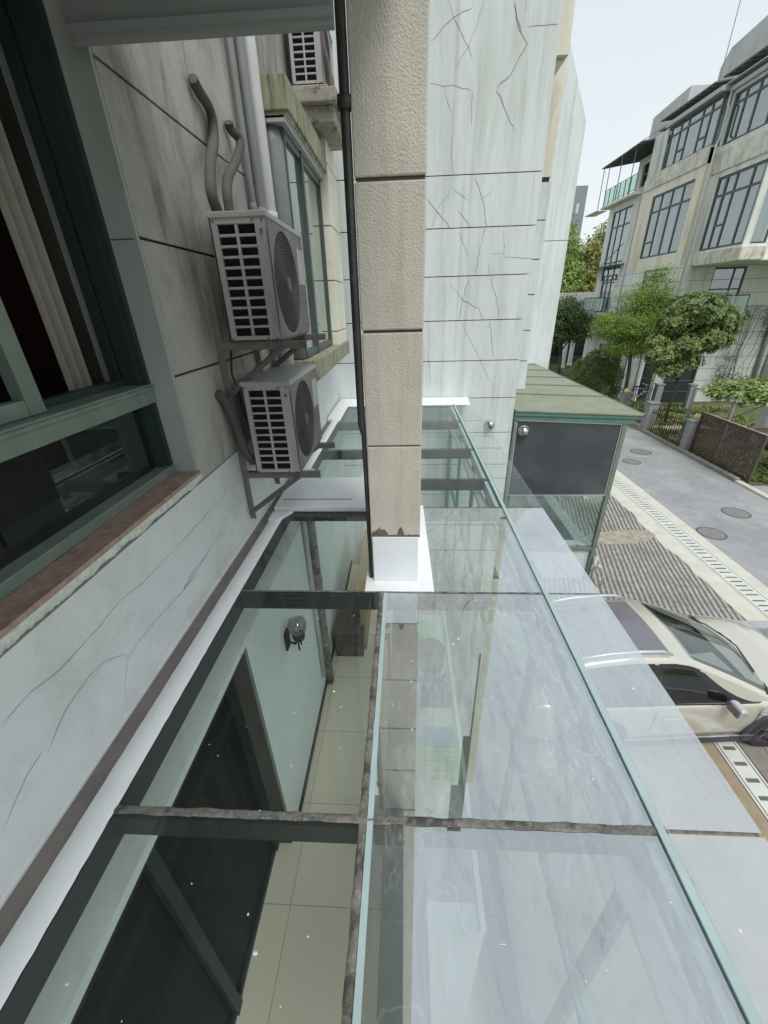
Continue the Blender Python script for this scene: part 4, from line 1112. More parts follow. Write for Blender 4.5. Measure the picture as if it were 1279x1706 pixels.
# ------------------------------------------------------------------ cars
def make_car(label, paint):
    t = thing('parked_car', label, 'car', (0, 0, 0))
    def lerp(a, c, k): return a + (c - a) * k
    def interp(tab, x):
        if x <= tab[0][0]: return tab[0][1]
        for (x0, v0), (x1, v1) in zip(tab, tab[1:]):
            if x <= x1:
                k = (x - x0) / (x1 - x0); k = k * k * (3 - 2 * k)
                return lerp(v0, v1, k)
        return tab[-1][1]
    HW = [(-3.72, .70), (-3.55, .84), (-3.0, .905), (-2.0, .915), (-.6, .915), (0, .91), (.45, .86), (.78, .72), (.93, .50)]
    TOP = [(-3.72, .95), (-3.5, 1.06), (-2.5, 1.06), (-1.2, 1.03), (-.35, 1.06), (.2, 1.02), (.6, .93), (.85, .78), (.93, .66)]
    SIDE = [(-3.72, .90), (-3.4, .98), (-2.0, .97), (-.9, .94), (-.2, .93), (.4, .86), (.9, .70)]
    # body
    xs = [-3.72 + i * 4.65 / 46 for i in range(47)]
    vs = []; K = 0
    for x in xs:
        h, zt, zs_ = interp(HW, x), interp(TOP, x), interp(SIDE, x)
        half = [(h * .90, .24), (h * .97, .32), (h * .985, .42), (h * 1.0, .62), (h * 1.005, .76), (h * .985, zs_ - .02), (h * .95, zs_ + .02), (h * .86, lerp(zs_, zt, .62)), (h * .60, lerp(zs_, zt, .9)), (h * .3, zt - .003), (0, zt)]
        sec = [(-y_, z_) for y_, z_ in half] + [(y_, z_) for y_, z_ in half[::-1][1:]]
        K = len(sec)
        vs += [(x, y_, z_) for y_, z_ in sec]
    fs = []
    def inarch(x, z):
        return any(((x - cx) ** 2 + (z - .36) ** 2) < .40 ** 2 for cx in (-.14, -2.72))
    for i in range(len(xs) - 1):
        for k in range(K - 1):
            xm = (xs[i] + xs[i + 1]) / 2; zm = (vs[i * K + k][2] + vs[i * K + k + 1][2]) / 2
            if zm < .75 and abs(vs[i * K + k][1]) > .5 and any(abs(xm - cx) < .36 and zm < .70 for cx in (-.14, -2.72)):
                continue
            if -3.25 < xm < -.52 and zm > .93 and abs(vs[i * K + k][1] + vs[i * K + k + 1][1]) / 2 < .84:
                continue
            fs.append((i * K + k, i * K + k + 1, (i + 1) * K + k + 1, (i + 1) * K + k))
    fs.append(tuple(range(K))); fs.append(tuple(range((len(xs) - 1) * K, len(xs) * K)))
    b = MB(); b.add(vs, fs); body = obj('body', b, paint, t, smooth=True)
    sub = body.modifiers.new('s', 'SUBSURF'); sub.levels = 1; sub.render_levels = 1
    b = MB(); b.box(-3.6, .8, -.80, .80, .2, .30); b.box(-.65, .4, -.70, .70, .25, .8); b.box(-3.25, -2.2, -.70, .70, .25, .8)
    obj('underbody', b, 'car_black', t)
    # greenhouse surface
    RT = [(-3.62, 1.06), (-3.3, 1.44), (-2.9, 1.60), (-2.3, 1.655), (-1.72, 1.63), (-1.52, 1.585), (-.50, 1.045), (-.36, 1.00)]
    def rt(x):
        for (x0, v0), (x1, v1) in zip(RT, RT[1:]):
            if x <= x1: return lerp(v0, v1, (x - x0) / (x1 - x0))
        return 1.0
    def S(x, s, side, off=0.0):
        zt = rt(x); hb = interp(HW, x) * .93; zb = .955
        kk = max(0, min(1, (zt - zb) / .7))
        hr = hb - .245 * kk
        curve = .045 * kk
        if s <= .5:
            k = s * 2
            y_ = lerp(hb, hr, k ** 1.15); z_ = lerp(zb, zt - curve, k)
            n_ = (0, math.cos(.35), math.sin(.35))
        else:
            k = (s - .5) * 2
            y_ = lerp(hr, 0, k); z_ = lerp(zt - curve, zt, math.sin(k * math.pi / 2))
            n_ = (0 if x < -1.6 else .45, 0, 1)
        # windscreen bows forward at the centre
        xb = x + (.30 * (1 - (y_ / hb) ** 2) * max(0, min(1, (x + 1.6) / 1.0)))
        return (xb + n_[0] * off, side * (y_ + n_[1] * off), z_ + n_[2] * off)
    xs = [-3.62 + i * 3.26 / 60 for i in range(61)]; KS = 20
    vs = []
    for x in xs:
        row = [S(x, k / KS, -1) for k in range(KS + 1)] + [S(x, k / KS, 1) for k in range(KS)][::-1]
        vs += row
    K = 2 * KS + 1
    def opening(i, k):
        q = min(k, K - 2 - k) / KS; x = xs[i]
        fr = lerp(-.60, -1.40, max(0, min(1, q / .44)) ** 1.15)
        return (-1.48 < x < -.50 and q > .56) or (-1.90 < x < fr - .16 and .02 < q < .38) or (-2.95 < x < -2.05 and .02 < q < .40)
    def glazed(i, k):
        q = min(k, K - 2 - k) / KS; x = xs[i]
        fr = lerp(-.60, -1.40, max(0, min(1, q / .44)) ** 1.15)
        return (-1.50 < x < -.42 and q > .53) or (-1.95 < x < fr - .11 and q < .41) or (-3.0 < x < -2.0 and q < .42)
    b = MB()
    b.add(vs, [(i * K + k, i * K + k + 1, (i + 1) * K + k + 1, (i + 1) * K + k) for i in range(60) for k in range(K - 1) if not glazed(i, k)])
    b.add(vs, [(i * K + k, i * K + k + 1, (i + 1) * K + k + 1, (i + 1) * K + k) for i in range(60) for k in range(K - 1) if glazed(i, k) and not opening(i, k)], 1)
    obj('cabin', b, [paint, 'car_black'], t, smooth=True)
    def patch(name, m, fx, s0, s1, side, off=.004, nx=30, ns=12, parent=t):
        vs = []
        for j in range(ns + 1):
            s_ = lerp(s0, s1, j / ns)
            a, c = fx(s_)
            for i in range(nx + 1):
                vs.append(S(lerp(a, c, i / nx), s_, side, off))
        b = MB(); b.add(vs, [(j * (nx + 1) + i, j * (nx + 1) + i + 1, (j + 1) * (nx + 1) + i + 1, (j + 1) * (nx + 1) + i) for j in range(ns) for i in range(nx)])
        return obj(name, b, m, parent, smooth=True)
    for side in (-1, 1):
        patch('side_window', 'car_screen', lambda s_: (-1.93, lerp(-.60, -1.40, max(0, min(1, s_ / .44)) ** 1.15)), .03, .43, side)
        patch('side_window', 'car_screen', lambda s_: (lerp(-3.1, -2.85, s_ / .44), -2.0), .03, .43, side)
        patch('window_seal', 'car_black', lambda s_: (lerp(-.60, -1.40, max(0, min(1, s_ / .44)) ** 1.15) - .15, lerp(-.60, -1.40, max(0, min(1, s_ / .44)) ** 1.15) + .035), .0, .43, side, .007)
        patch('window_seal', 'car_black', lambda s_: (-3.0, lerp(-.60, -1.40, 1)), .405, .44, side, .007)
        patch('window_trim', 'chrome', lambda s_: (-3.15, -.56), .005, .03, side, .008)
        patch('door_pillar', 'car_black', lambda s_: (-2.0, -1.93), .03, .43, side, .003)
        b = MB(); b.tube([(x, side * (interp(HW, x) * .93 - .27), rt(x) + (.0 if x in (-3.1, -1.75) else .055)) for x in (-3.1, -3.0, -2.6, -2.2, -1.9, -1.75)], [.02, .026, .026, .026, .026, .016], 10)
        obj('roof_rail', b, 'silver', t, smooth=True)
        # windscreen half
    vs = []; NX = 24; NS = 20
    for i in range(NX + 1):
        x = lerp(-1.50, -.44, i / NX)
        for k in range(-NS, NS + 1):
            s_ = lerp(1.0, .545, abs(k) / NS); vs.append(S(x, s_, 1 if k > 0 else -1, .006))
    KK = 2 * NS + 1
    b = MB(); b.add(vs, [(i * KK + k, i * KK + k + 1, (i + 1) * KK + k + 1, (i + 1) * KK + k) for i in range(NX) for k in range(KK - 1)])
    obj('windscreen', b, 'car_screen', t, smooth=True)
    vs = []
    for i in range(6):
        x = lerp(-.44, -.34, i / 5)
        for k in range(-NS, NS + 1):
            s_ = lerp(1.0, .52, abs(k) / NS); p = S(x, s_, 1 if k > 0 else -1, .012); vs.append(p)
    b = MB(); b.add(vs, [(i * KK + k, i * KK + k + 1, (i + 1) * KK + k + 1, (i + 1) * KK + k) for i in range(5) for k in range(KK - 1)])
    cw = obj('cowl', b, 'car_black', t, smooth=True)
    b = MB(); b.tube([(-.30, -.45, 1.07), (-.20, 0, 1.10), (-.30, .25, 1.15)], .010, 6); b.tube([(-.20, .10, 1.10), (-.30, .5, 1.08), (-.46, .68, 1.08)], .010, 6)
    obj('wiper', b, 'car_black', t)
    vs = []
    for i in range(13):
        x = lerp(-2.9, -1.74, i / 12)
        for k in range(-8, 9):
            s_ = lerp(1.0, .565, abs(k) / 8); vs.append(S(x, s_, 1 if k > 0 else -1, .007))
    b = MB(); b.add(vs, [(i * 17 + k, i * 17 + k + 1, (i + 1) * 17 + k + 1, (i + 1) * 17 + k) for i in range(12) for k in range(16)])
    obj('sunroof', b, 'car_sunroof', t, smooth=True)
    b = MB(); b.box(-3.2, -.9, -.72, .72, .45, .52); b.prism([(-.95, .55), (-.30, .55), (-.25, .98), (-.85, 1.03), (-1.0, .9)], 'y', -.72, .72)
    obj('dashboard', b, 'car_black', t, bevel=.02)
    for sy in (-.38, .38):
        b = MB(); b.box(-1.95, -1.45, sy - .24, sy + .24, .52, .72); b.prism([(-2.05, .65), (-1.85, .65), (-2.05, 1.25), (-2.2, 1.25)], 'y', sy - .23, sy + .23); b.prism([(-2.10, 1.27), (-2.0, 1.27), (-2.06, 1.42), (-2.14, 1.42)], 'y', sy - .12, sy + .12)
        obj('seat', b, 'seat', t, bevel=.04)
    b = MB(); b.tube([(-1.15 + .06 * math.sin(a), .38 + .18 * math.cos(a), 1.0 + .16 * math.sin(a)) for a in [2 * math.pi * i / 24 for i in range(25)]], .014, 6, cap=False); obj('steering_wheel', b, 'rim', t)
    b = MB(); b.add([(-.95, -.45, 1.05), (-.55, -.40, 1.035), (-.60, -.05, 1.05), (-.98, -.08, 1.06)], [(0, 1, 2, 3)]); obj('paper', b, 'bluestone', t)
    # trims
    for side in (-1, 1):
        b = MB()
        for (cx) in (-.14, -2.72):
            n = 24; vs = []
            for k in range(n + 1):
                a = math.pi * (k / n) * 1.16 - .25
                for rr in (.375, .475):
                    x = cx + rr * math.cos(a); z = max(.2, .36 + rr * math.sin(a))
                    vs.append((x, side * (interp(HW, x) * 1.005 + .012), z))
                    vs.append((x, side * (interp(HW, x) * .9), z))
            b.add(vs, [(4 * k + i, 4 * k + (i + 2), 4 * k + 4 + (i + 2), 4 * k + 4 + i) for k in range(n) for i in (0, 1)] + [(4 * k, 4 * k + 1, 4 * k + 5, 4 * k + 4) for k in range(n)] + [(4 * k + 2, 4 * k + 3, 4 * k + 7, 4 * k + 6) for k in range(n)])
        obj('wheel_arch_trim', b, 'cladding', t, smooth=True)
        b = MB(); b.box(-2.30, -.42, side * .90 if side > 0 else -.925, side * .90 + .025 if side > 0 else -.90, .22, .36); obj('sill_trim', b, 'cladding', t, bevel=.01)
        b = MB(); b.box(-2.26, -.45, side * .93 - .006, side * .93 + .006, .365, .385); obj('sill_strip', b, 'chrome', t)
        b = MB(); b.bar((-.52, side * .930, .80), (.10, side * .925, .80), .012, .022); b.bar((-.52, side * .925, .30), (-.50, side * .925, .92), .002, .006)
        b.ball((-.44, side * .935, .80), .03, 10, 6, 0, (1.6, .3, .8))
        obj('side_badge', b, 'chrome', t)
        b = MB(); b.bar((-.545, side * .9285, .40), (-.52, side * .921, .93), .004, .006); b.bar((-1.97, side * .928, .38), (-1.97, side * .92, .95), .004, .006)
        obj('door_gap', b, 'car_black', t)
        b = MB(); b.bar((-1.85, side * .945, .80), (-1.62, side * .945, .81), .02, .03); obj('door_handle', b, paint, t, bevel=.006)
        mi = thing('wing_mirror', None, None, (-.99, side * 1.0, 1.03)); mi.parent = t
        b = MB(); b.prism([(-.03, -.075), (.06, -.07), (.085, -.01), (.07, .06), (.0, .085), (-.05, .07)], 'y', -.10, .10); obj('mirror_housing', b, 'silver', mi, bevel=.03)
        b = MB(); b.box(-.056, -.045, -.085, .085, -.055, .06); b.bar((-.0, -side * .13, -.03), (0, -side * .05, -.03), .06, .03); obj('mirror_glass', b, 'car_sunroof', mi, smooth=False)
    for cx in (-.14, -2.72):
        for side in (-1, 1):
            wv = thing('wheel', None, None, (cx, side * .80, .345)); wv.parent = t
            s_ = side
            b = MB(); b.lathe([(.225, -.10), (.30, -.11), (.335, -.085), (.345, -.05), (.345, .05), (.335, .085), (.30, .11), (.225, .10)], (0, 0, 0), 40, 'y'); obj('tyre', b, 'tyre', wv, smooth=True)
            b = MB(); b.lathe([(.228, .095 * s_), (.215, .10 * s_), (.205, .06 * s_), (.20, -.05 * s_)], (0, 0, 0), 40, 'y')
            for k in range(5):
                for dq in (-.13, .13):
                    a = 2 * math.pi * k / 5; b.bar((.05 * math.cos(a), .075 * s_, .05 * math.sin(a)), (.21 * math.cos(a + dq), .092 * s_, .21 * math.sin(a + dq)), .022, .02, (0, 1, 0))
            b.lathe([(0, .095 * s_), (.045, .09 * s_), (.055, .06 * s_)], (0, 0, 0), 16, 'y')
            obj('rim', b, 'rim', wv, smooth=False)
            b = MB(); b.lathe([(0, .03 * s_), (.2, .03 * s_)], (0, 0, 0), 20, 'y'); obj('brake_disc', b, 'car_black', wv)
    # nose
    b = MB(); b.box(.80, .935, -.42, .42, .42, .62); obj('grille', b, 'car_black', t, bevel=.02)
    for side in (-1, 1):
        b = MB(); b.ball((.70, side * .62, .74), .17, 16, 10, 0, (1.0, .8, .42)); obj('headlight', b, 'pane', t, smooth=True)
        b = MB(); b.ball((-3.62, side * .66, .85), .15, 12, 8, 0, (.6, 1.0, .6)); obj('tail_light', b, mat('taillight', (.35, .02, .02), .2), t, smooth=True)
    return t
car = make_car('champagne coloured car with dark sunroof and roof rails parked beside the glass roof', 'car_paint')
car.scale = (.85, .85, .85)
car.location = (4.47, 4.06, G); car.rotation_euler = (0, 0, R(4.5))
# second car: only its tail shows behind the lattice gate
car2 = copy_tree(car)
tag(car2, 'olive grey car at the right edge behind the brown lattice gate', 'car')
car2.location = (14.6, 11.9, G); car2.rotation_euler = (0, 0, R(0)); car2.scale = (.85, .85, .85)
for ch in car2.children:
    if ch.name.split('.')[0] in ('body', 'cabin', 'door_handle'):
        ch.data = ch.data.copy(); ch.data.materials[0] = M['car_paint_b']

# ------------------------------------------------------------------ fences and gate along the road
def pillar_at(x, y, h, label, w=.30, ball=False):
    t = thing('fence_pillar', label, 'fence pillar', (x, y, G), 0, 'grey fence pillars across the road')
    b = MB(); b.box(-w / 2, w / 2, -w / 2, w / 2, 0, h); b.box(-w / 2 - .03, w / 2 + .03, -w / 2 - .03, w / 2 + .03, h, h + .06)
    obj('post', b, 'fence_pillar', t, bevel=.01)
    if ball:
        b = MB(); b.ball((0, 0, h + .17), .115, 18, 12); obj('globe_lamp', b, 'lamp_yellow', t, smooth=True)
    return t
pillar_at(10.10, 17.1, 1.15, 'tall grey fence pillar with a pale cap between the iron fence and the pink path', .36)
pillar_at(10.10, 14.45, 1.10, 'grey pillar joining the iron fence and the brown lattice gate', .28)
pillar_at(10.15, 19.4, 1.05, 'grey pillar topped by a yellow globe lamp near the low wire gate', .34, True)
pillar_at(9.95, 21.2, 1.10, 'grey pillar at the left end of the cross fence beside the round bush', .34)
pillar_at(12.55, 21.1, 1.15, 'grey pillar in the middle of the cross fence in front of the house', .30)
pillar_at(14.15, 21.1, 1.10, 'grey pillar at the right end of the cross fence below the big leaved tree', .28)
t = thing('globe_lamp', 'small yellow globe lamp beside the lattice gate behind the iron fence', 'lamp', (10.5, 14.9, G), 0)
b = MB(); b.tube([(0, 0, 0), (0, 0, 1.05)], .03, 8); obj('stem', b, 'iron', t)
b = MB(); b.ball((0, 0, 1.15), .11, 16, 10); obj('globe', b, 'lamp_yellow', t, smooth=True)
def iron_fence(a, c, h, label, n):
    t = thing('iron_fence', label, 'fence', (a[0], a[1], G), 0, 'black iron fences')
    a_ = Vector((0, 0, 0)); d = Vector((c[0] - a[0], c[1] - a[1], 0))
    b = MB()
    for z in (.12, h - .14): b.bar((0, 0, z), (d.x, d.y, z), .025, .03)
    obj('rail', b, 'iron', t)
    for k in range(n):
        p = d * ((k + .5) / n)
        b = MB(); b.bar((p.x, p.y, .05), (p.x, p.y, h - .06), .018, .018); b.lathe([(.006, h - .08), (.022, h - .05), (.004, h + .02)], (p.x, p.y, 0), 6)
        obj('picket', b, 'iron', t)
    return t
iron_fence((10.10, 14.62), (10.10, 16.92), .98, 'black iron picket fence between two grey pillars along the kerb', 17)
iron_fence((10.12, 21.2), (12.40, 21.1), 1.05, 'black iron cross fence left of the middle pillar in front of the house', 22)
iron_fence((12.72, 21.1), (14.00, 21.1), 1.05, 'short black iron cross fence right of the middle pillar', 12)
iron_fence((10.10, 22.0), (9.9, 29.5), 1.0, 'iron fence running away along the road behind the round bush', 40)
b = MB()
for z in (.35, .62, .9): b.tube([(10.15, 19.2, G + z), (10.12, 17.3, G + z)], .008, 6)
b.box(10.11, 10.13, 18.6, 18.63, G, G + .9)
tag(obj('wire_gate', b, 'iron'), 'low thin wire gate between the globe lamp pillar and the tall pillar', 'gate')
# lattice gate
lg = thing('lattice_gate', 'brown wooden lattice gate standing beside the kerb across the road', 'gate', (10.18, 11.5, G))
b = MB(); L, z0, z1 = 2.75, .05, 1.42
b.box(-.03, .03, 0, L, z1 - .04, z1 + .03); b.box(-.03, .03, 0, L, z0, z0 + .06); b.box(-.035, .035, -.02, .05, 0, z1 + .02); b.box(-.035, .035, L - .05, L + .02, 0, z1 + .06)
obj('gate_frame', b, 'lattice', lg)
for sgn in (1, -1):
    b = MB()
    hgt = z1 - .04 - z0 - .06; k = -hgt
    while k < L:
        ya, za, yb, zb = k, z0 + .06, k + hgt, z1 - .04
        if ya < .03: za += .03 - ya; ya = .03
        if yb > L - .03: zb -= yb - (L - .03); yb = L - .03
        if yb - ya > .05:
            if sgn < 0: za, zb = z0 + z1 + .02 - za, z0 + z1 + .02 - zb
            b.bar((.008 * sgn, ya, za), (.008 * sgn, yb, zb), .012, .030, (1, 0, 0))
        k += .098
    b2 = obj('lattice_slats', b, 'lattice', lg)
b = MB(); b.bar((.0, 0, z1 + .04), (0, L, z1 + .055), .05, .018); obj('top_rail', b, 'paving_pink', lg)
# pergola with vine
pg = thing('pergola', 'pergola frame carrying a pale green leafy vine behind the lattice gate', 'pergola', (10.6, 13.6, G))
b = MB()
for (x, y) in ((.0, .0), (0, 2.0), (3.2, 0), (3.2, 2.0)): b.box(x - .04, x + .04, y - .04, y + .04, 0, 1.95)
for y in (0, 2.0): b.box(-.2, 4.2, y - .03, y + .03, 1.95, 2.01)
for k in range(9): b.box(-.05 + k * .5, -.02 + k * .5, -.1, 2.1, 2.01, 2.04)
b.bar((.1, 0, .9), (1.4, .1, 1.5), .03, .03); b.bar((.3, .3, 1.3), (1.2, .3, 1.75), .03, .03)
obj('pergola_frame', b, 'fence_pillar', pg)

# ------------------------------------------------------------------ plants
def leaf_cloud(blobs, n, size, clump=26, sg=.16, flat=.5, asp=.42, whorl=False, seed=1, shell=.55):
    rnd = random.Random(seed); vs = []; fs = []
    vol = [bb[3] * bb[4] * bb[5] for bb in blobs]; tot = sum(vol)
    for bb, v in zip(blobs, vol):
        m = int(n * v / tot); nc = max(4, m // clump)
        for _ in range(nc):
            d = Vector((rnd.gauss(0, 1), rnd.gauss(0, 1), rnd.gauss(0, 1))).normalized()
            r = shell + (1.04 - shell) * rnd.random() ** .6
            r *= 1 + .28 * noise.noise(d * 2.3 + Vector((bb[0], bb[1], seed)))
            c = Vector((bb[0] + d.x * r * bb[3], bb[1] + d.y * r * bb[4], bb[2] + d.z * r * bb[5]))
            if whorl:
                ax = (d + Vector((0, 0, .5))).normalized(); u = ax.orthogonal().normalized(); w_ = ax.cross(u)
                K = rnd.randint(6, 9); ph = rnd.random() * 6
                for k in range(K):
                    a = ph + 2 * math.pi * k / K + rnd.uniform(-.2, .2)
                    o = (u * math.cos(a) + w_ * math.sin(a)) * 1.0 + ax * rnd.uniform(.1, .7); o.normalize()
                    s = o.cross(ax).normalized(); L = size * rnd.uniform(.75, 1.25); W = L * asp * .5
                    p = c + Vector((rnd.gauss(0, .02),) * 3); i = len(vs)
                    vs += [p, p + o * L * .5 + s * W, p + o * L - ax * L * .15, p + o * L * .5 - s * W]; fs.append((i, i + 1, i + 2, i + 3))
                continue
            for _ in range(clump):
                p = c + Vector((rnd.gauss(0, sg), rnd.gauss(0, sg), rnd.gauss(0, sg * .6)))
                nr = (d * .7 + Vector((rnd.gauss(0, .6), rnd.gauss(0, .6), rnd.gauss(flat, .5)))).normalized()
                u = nr.orthogonal().normalized(); a = rnd.random() * 6.28
                u = (Matrix.Rotation(a, 3, nr) @ u); w_ = nr.cross(u)
                L = size * rnd.uniform(.6, 1.3); W = L * asp; i = len(vs)
                vs += [p - u * L * .5, p + w_ * W * .5, p + u * L * .5, p - w_ * W * .5]; fs.append((i, i + 1, i + 2, i + 3))
    b = MB(); b.add(vs, fs); return b
def tree(name, label, cat, base, trunk_r, top, blobs, n, size, m, group=None, limbs=5, **k):
    t = thing(name, label, cat, base, 0, group)
    off = Vector(base)
    B2 = [(bb[0] - off.x, bb[1] - off.y, bb[2] - off.z, bb[3], bb[4], bb[5]) for bb in blobs]
    tp = Vector(top) - off
    b = MB(); b.tube([(0, 0, -.1), tp * .35 + Vector((.05, .03, 0)), tp * .7, tp], [trunk_r, trunk_r * .8, trunk_r * .6, trunk_r * .3], 10)
    for i, bb in enumerate(B2[:limbs]):
        a = tp * (.45 + .1 * (i % 4)); c = Vector(bb[:3]); b.tube([a, (a + c) / 2 + Vector((0, 0, -.1)), c, c + Vector((.3 * bb[3], .1, .5 * bb[5]))], [trunk_r * .45, trunk_r * .35, trunk_r * .2, trunk_r * .08], 7)
    obj('trunk', b, 'bark', t, smooth=True)
    obj('crown', leaf_cloud(B2, n, size, **k), m, t)
    return t
tree('garden_tree', 'bright green small leaved tree standing before the house, left of the big leaved tree', 'tree', (10.6, 20.3, G), .10, (10.3, 20.4, -.4),
     [(10.2, 20.4, -1.05, 1.45, 1.0, .60), (10.85, 20.5, .15, .70, .6, .95), (9.35, 20.3, -1.15, .8, .7, .42), (11.15, 20.6, -.45, .85, .7, .55), (10.35, 20.4, -1.95, 1.1, .8, .42), (9.85, 20.3, -.1, .55, .5, .45), (11.2, 20.4, -1.5, .9, .8, .6)],
     52000, .085, 'leaf_bright', clump=30, sg=.17, seed=3, flat=1.1)
tree('magnolia_tree', 'broad tree with large glossy rosette leaves in front of the grooved wall', 'tree', (11.6, 18.4, G), .06, (11.2, 17.8, -1.2),
     [(11.0, 17.5, -.45, 1.0, .95, .55), (11.9, 17.5, -.85, .85, .7, .50), (10.75, 17.3, -1.65, .75, .7, .45), (10.0, 17.2, -2.0, .62, .55, .42), (11.6, 17.4, -1.45, .85, .8, .45), (10.3, 17.4, -.85, .7, .6, .45), (10.8, 17.2, -2.2, .75, .5, .38), (10.3, 17.1, -2.55, .5, .5, .25), (12.2, 17.5, -1.3, .45, .5, .35), (9.7, 17.3, -1.5, .4, .4, .3)],
     60000, .145, 'leaf_big', whorl=True, clump=9, seed=5, asp=.40, shell=.25)
tree('street_tree', 'dark green tree farther along the road behind the gable edge', 'tree', (10.9, 30.5, G), .12, (10.7, 30.3, -1.6),
     [(10.3, 30, -1.25, 1.5, 1.3, 1.1), (11.6, 30.3, -1.7, 1.1, 1.0, .9), (10.0, 30, -2.0, 1.3, 1.1, .6), (10.8, 30, -.6, .9, .9, .7)], 20000, .15, 'leaf_dark', clump=30, sg=.2, seed=8)
for i, (bl, m, lb) in enumerate((
    ([(14.4, 45, 3.2, 1.6, 1.8, 3.3), (13.6, 45, -.2, 2.4, 2, 2.8), (15.6, 45.5, .8, 1.7, 1.8, 3.0)], 'leaf_far', 'tall bright green tree between the terrace gable and the opposite house'),
    ([(17.4, 46, 1.6, 1.5, 1.8, 3.2), (18.6, 46, 3.4, 1.5, 1.6, 2.6), (17.6, 46, -1.2, 2.2, 1.8, 2.8)], 'leaf_far_brown', 'yellow brown green tree just behind the corner of the opposite house'),
    ([(15.6, 42, -2.2, 3.2, 1.8, 1.9), (12.4, 41, -2.4, 2.0, 1.5, 1.7)], 'leaf_dark', 'dark lower tree mass behind the street tree'))):
    tree('background_tree', lb, 'tree', (bl[0][0], bl[0][1], G), .2, bl[0][:3], bl, 20000, .30, m, group='tall trees behind the houses', clump=26, sg=.3, seed=20 + i)
bush = thing('round_bush', 'clipped round green bush beside the cross fence', 'bush', (9.80, 22.0, G))
obj('foliage', leaf_cloud([(0, 0, 1.35, 1.10, 1.05, 1.32)], 26000, .075, clump=14, sg=.06, seed=31, flat=.3, shell=.9), 'leaf_bush', bush)
b = MB(); b.ball((0, 0, 1.3), .9, 16, 12, 0, (1.05, 1, 1.2)); b.tube([(0, 0, 0), (0, 0, .8)], .08, 8); obj('branches', b, 'bark', bush, smooth=True)
obj('vine', leaf_cloud([(1.7, .8, 2.18, 1.9, 1.1, .20), (.6, .6, 2.12, .9, .9, .24), (3.2, .9, 2.25, 1.2, 1.0, .22)], 6500, .15, clump=16, sg=.12, seed=41, asp=.75, flat=1.6), 'leaf_vine', pg)
v2 = thing('climbing_vine', 'sparse brownish climbing vine on the grooved wall at the right', 'vine', (16.6, 22.3, G))
b = MB()
rr = random.Random(4)
for k in range(9):
    x = rr.uniform(-.4, .5); pts = [(x, 0, 0)]
    for j in range(7): x += rr.uniform(-.12, .22); pts.append((x, -.03 - .05 * rr.random(), .65 * (j + 1)))
    b.tube(pts, .012, 5)
obj('stem', b, 'bark', v2)
obj('foliage', leaf_cloud([(-.2, -.1, 1.0, .7, .2, .8), (-.4, -.1, 2.1, .35, .15, .4), (1.0, -.1, 4.0, .5, .2, .9)], 1500, .10, clump=10, sg=.14, seed=43), 'leaf_dark', v2)
# low planting in the garden
rr = random.Random(9); vs = []; fs = []
for _ in range(15000):
    x = rr.uniform(10.05, 15.5); y = rr.uniform(11.6, 21.0)
    q = noise.noise(Vector((x * .9, y * .9, 0)))
    if q < -.10: continue
    if 10.1 < x < 12.9 and 14.6 < y < 16.4 and rr.random() > .15: continue
    if x < 10.1 + .2 and rr.random() > .5: continue
    h = .06 + .30 * max(0, q) * rr.random(); L = .10 + .12 * rr.random(); a = rr.random() * 6.28; i = len(vs)
    u = Vector((math.cos(a), math.sin(a), rr.uniform(-.1, .9))); s = Vector((-math.sin(a), math.cos(a), 0)) * L * .2
    p = Vector((x, y, G + h * rr.random())); vs += [p, p + u * L * .5 + s, p + u * L, p + u * L * .5 - s]; fs.append((i, i + 1, i + 2, i + 3))
b = MB(); b.add(vs, fs); tag(obj('ground_cover', b, 'grass'), 'low green planting covering the garden behind the fence', 'plants', kind='stuff')
rr = random.Random(19); vs = []; fs = []
for _ in range(2500):
    x = 10.03 + abs(rr.gauss(0, .06)); y = rr.uniform(14.7, 17); L = .10 + .14 * rr.random(); a = rr.random() * 6.28; i = len(vs)
    u = Vector((math.cos(a) * .6, math.sin(a) * .6, rr.uniform(.3, 1))); s = Vector((-math.sin(a), math.cos(a), 0)) * L * .1
    p = Vector((x, y, G)); vs += [p, p + u * L * .5 + s, p + u * L, p + u * L * .5 - s]; fs.append((i, i + 1, i + 2, i + 3))
b = MB(); b.add(vs, fs); tag(obj('grass', b, 'grass'), 'grass tufts growing under the iron fence by the kerb', 'grass', kind='stuff')
# garden clutter
b = MB(); b.box(12.2, 13.6, 13.9, 14.8, G + .68, G + .72)
for x in (12.25, 13.5):
    for y in (13.95, 14.72): b.box(x, x + .05, y, y + .05, G, G + .68)
tag(obj('garden_table', b, 'paving_pink'), 'pale garden table under the vine covered pergola', 'table')
b = MB(); b.box(13.0, 13.5, 15.0, 15.4, G, G + 1.5); b.box(12.98, 13.52, 14.98, 15.42, G + 1.5, G + 1.54)
tag(obj('storage_cupboard', b, 'white_paint', bevel=.01), 'white outdoor cupboard under the pergola', 'cupboard')
bi = thing('bicycle', 'pale bicycle leaning behind the cross fence beside the white column', 'bicycle', (11.6, 21.9, G), R(8))
for x in (0, 1.05):
    b = MB(); b.tube([(x + .33 * math.cos(a), 0, .34 + .33 * math.sin(a)) for a in [2 * math.pi * i / 28 for i in range(29)]], .014, 6, cap=False)
    for k in range(8): a = math.pi * k / 8; b.tube([(x - .32 * math.cos(a), 0, .34 - .32 * math.sin(a)), (x + .32 * math.cos(a), 0, .34 + .32 * math.sin(a))], .003, 4)
    obj('wheel', b, 'silver', bi)
b = MB()
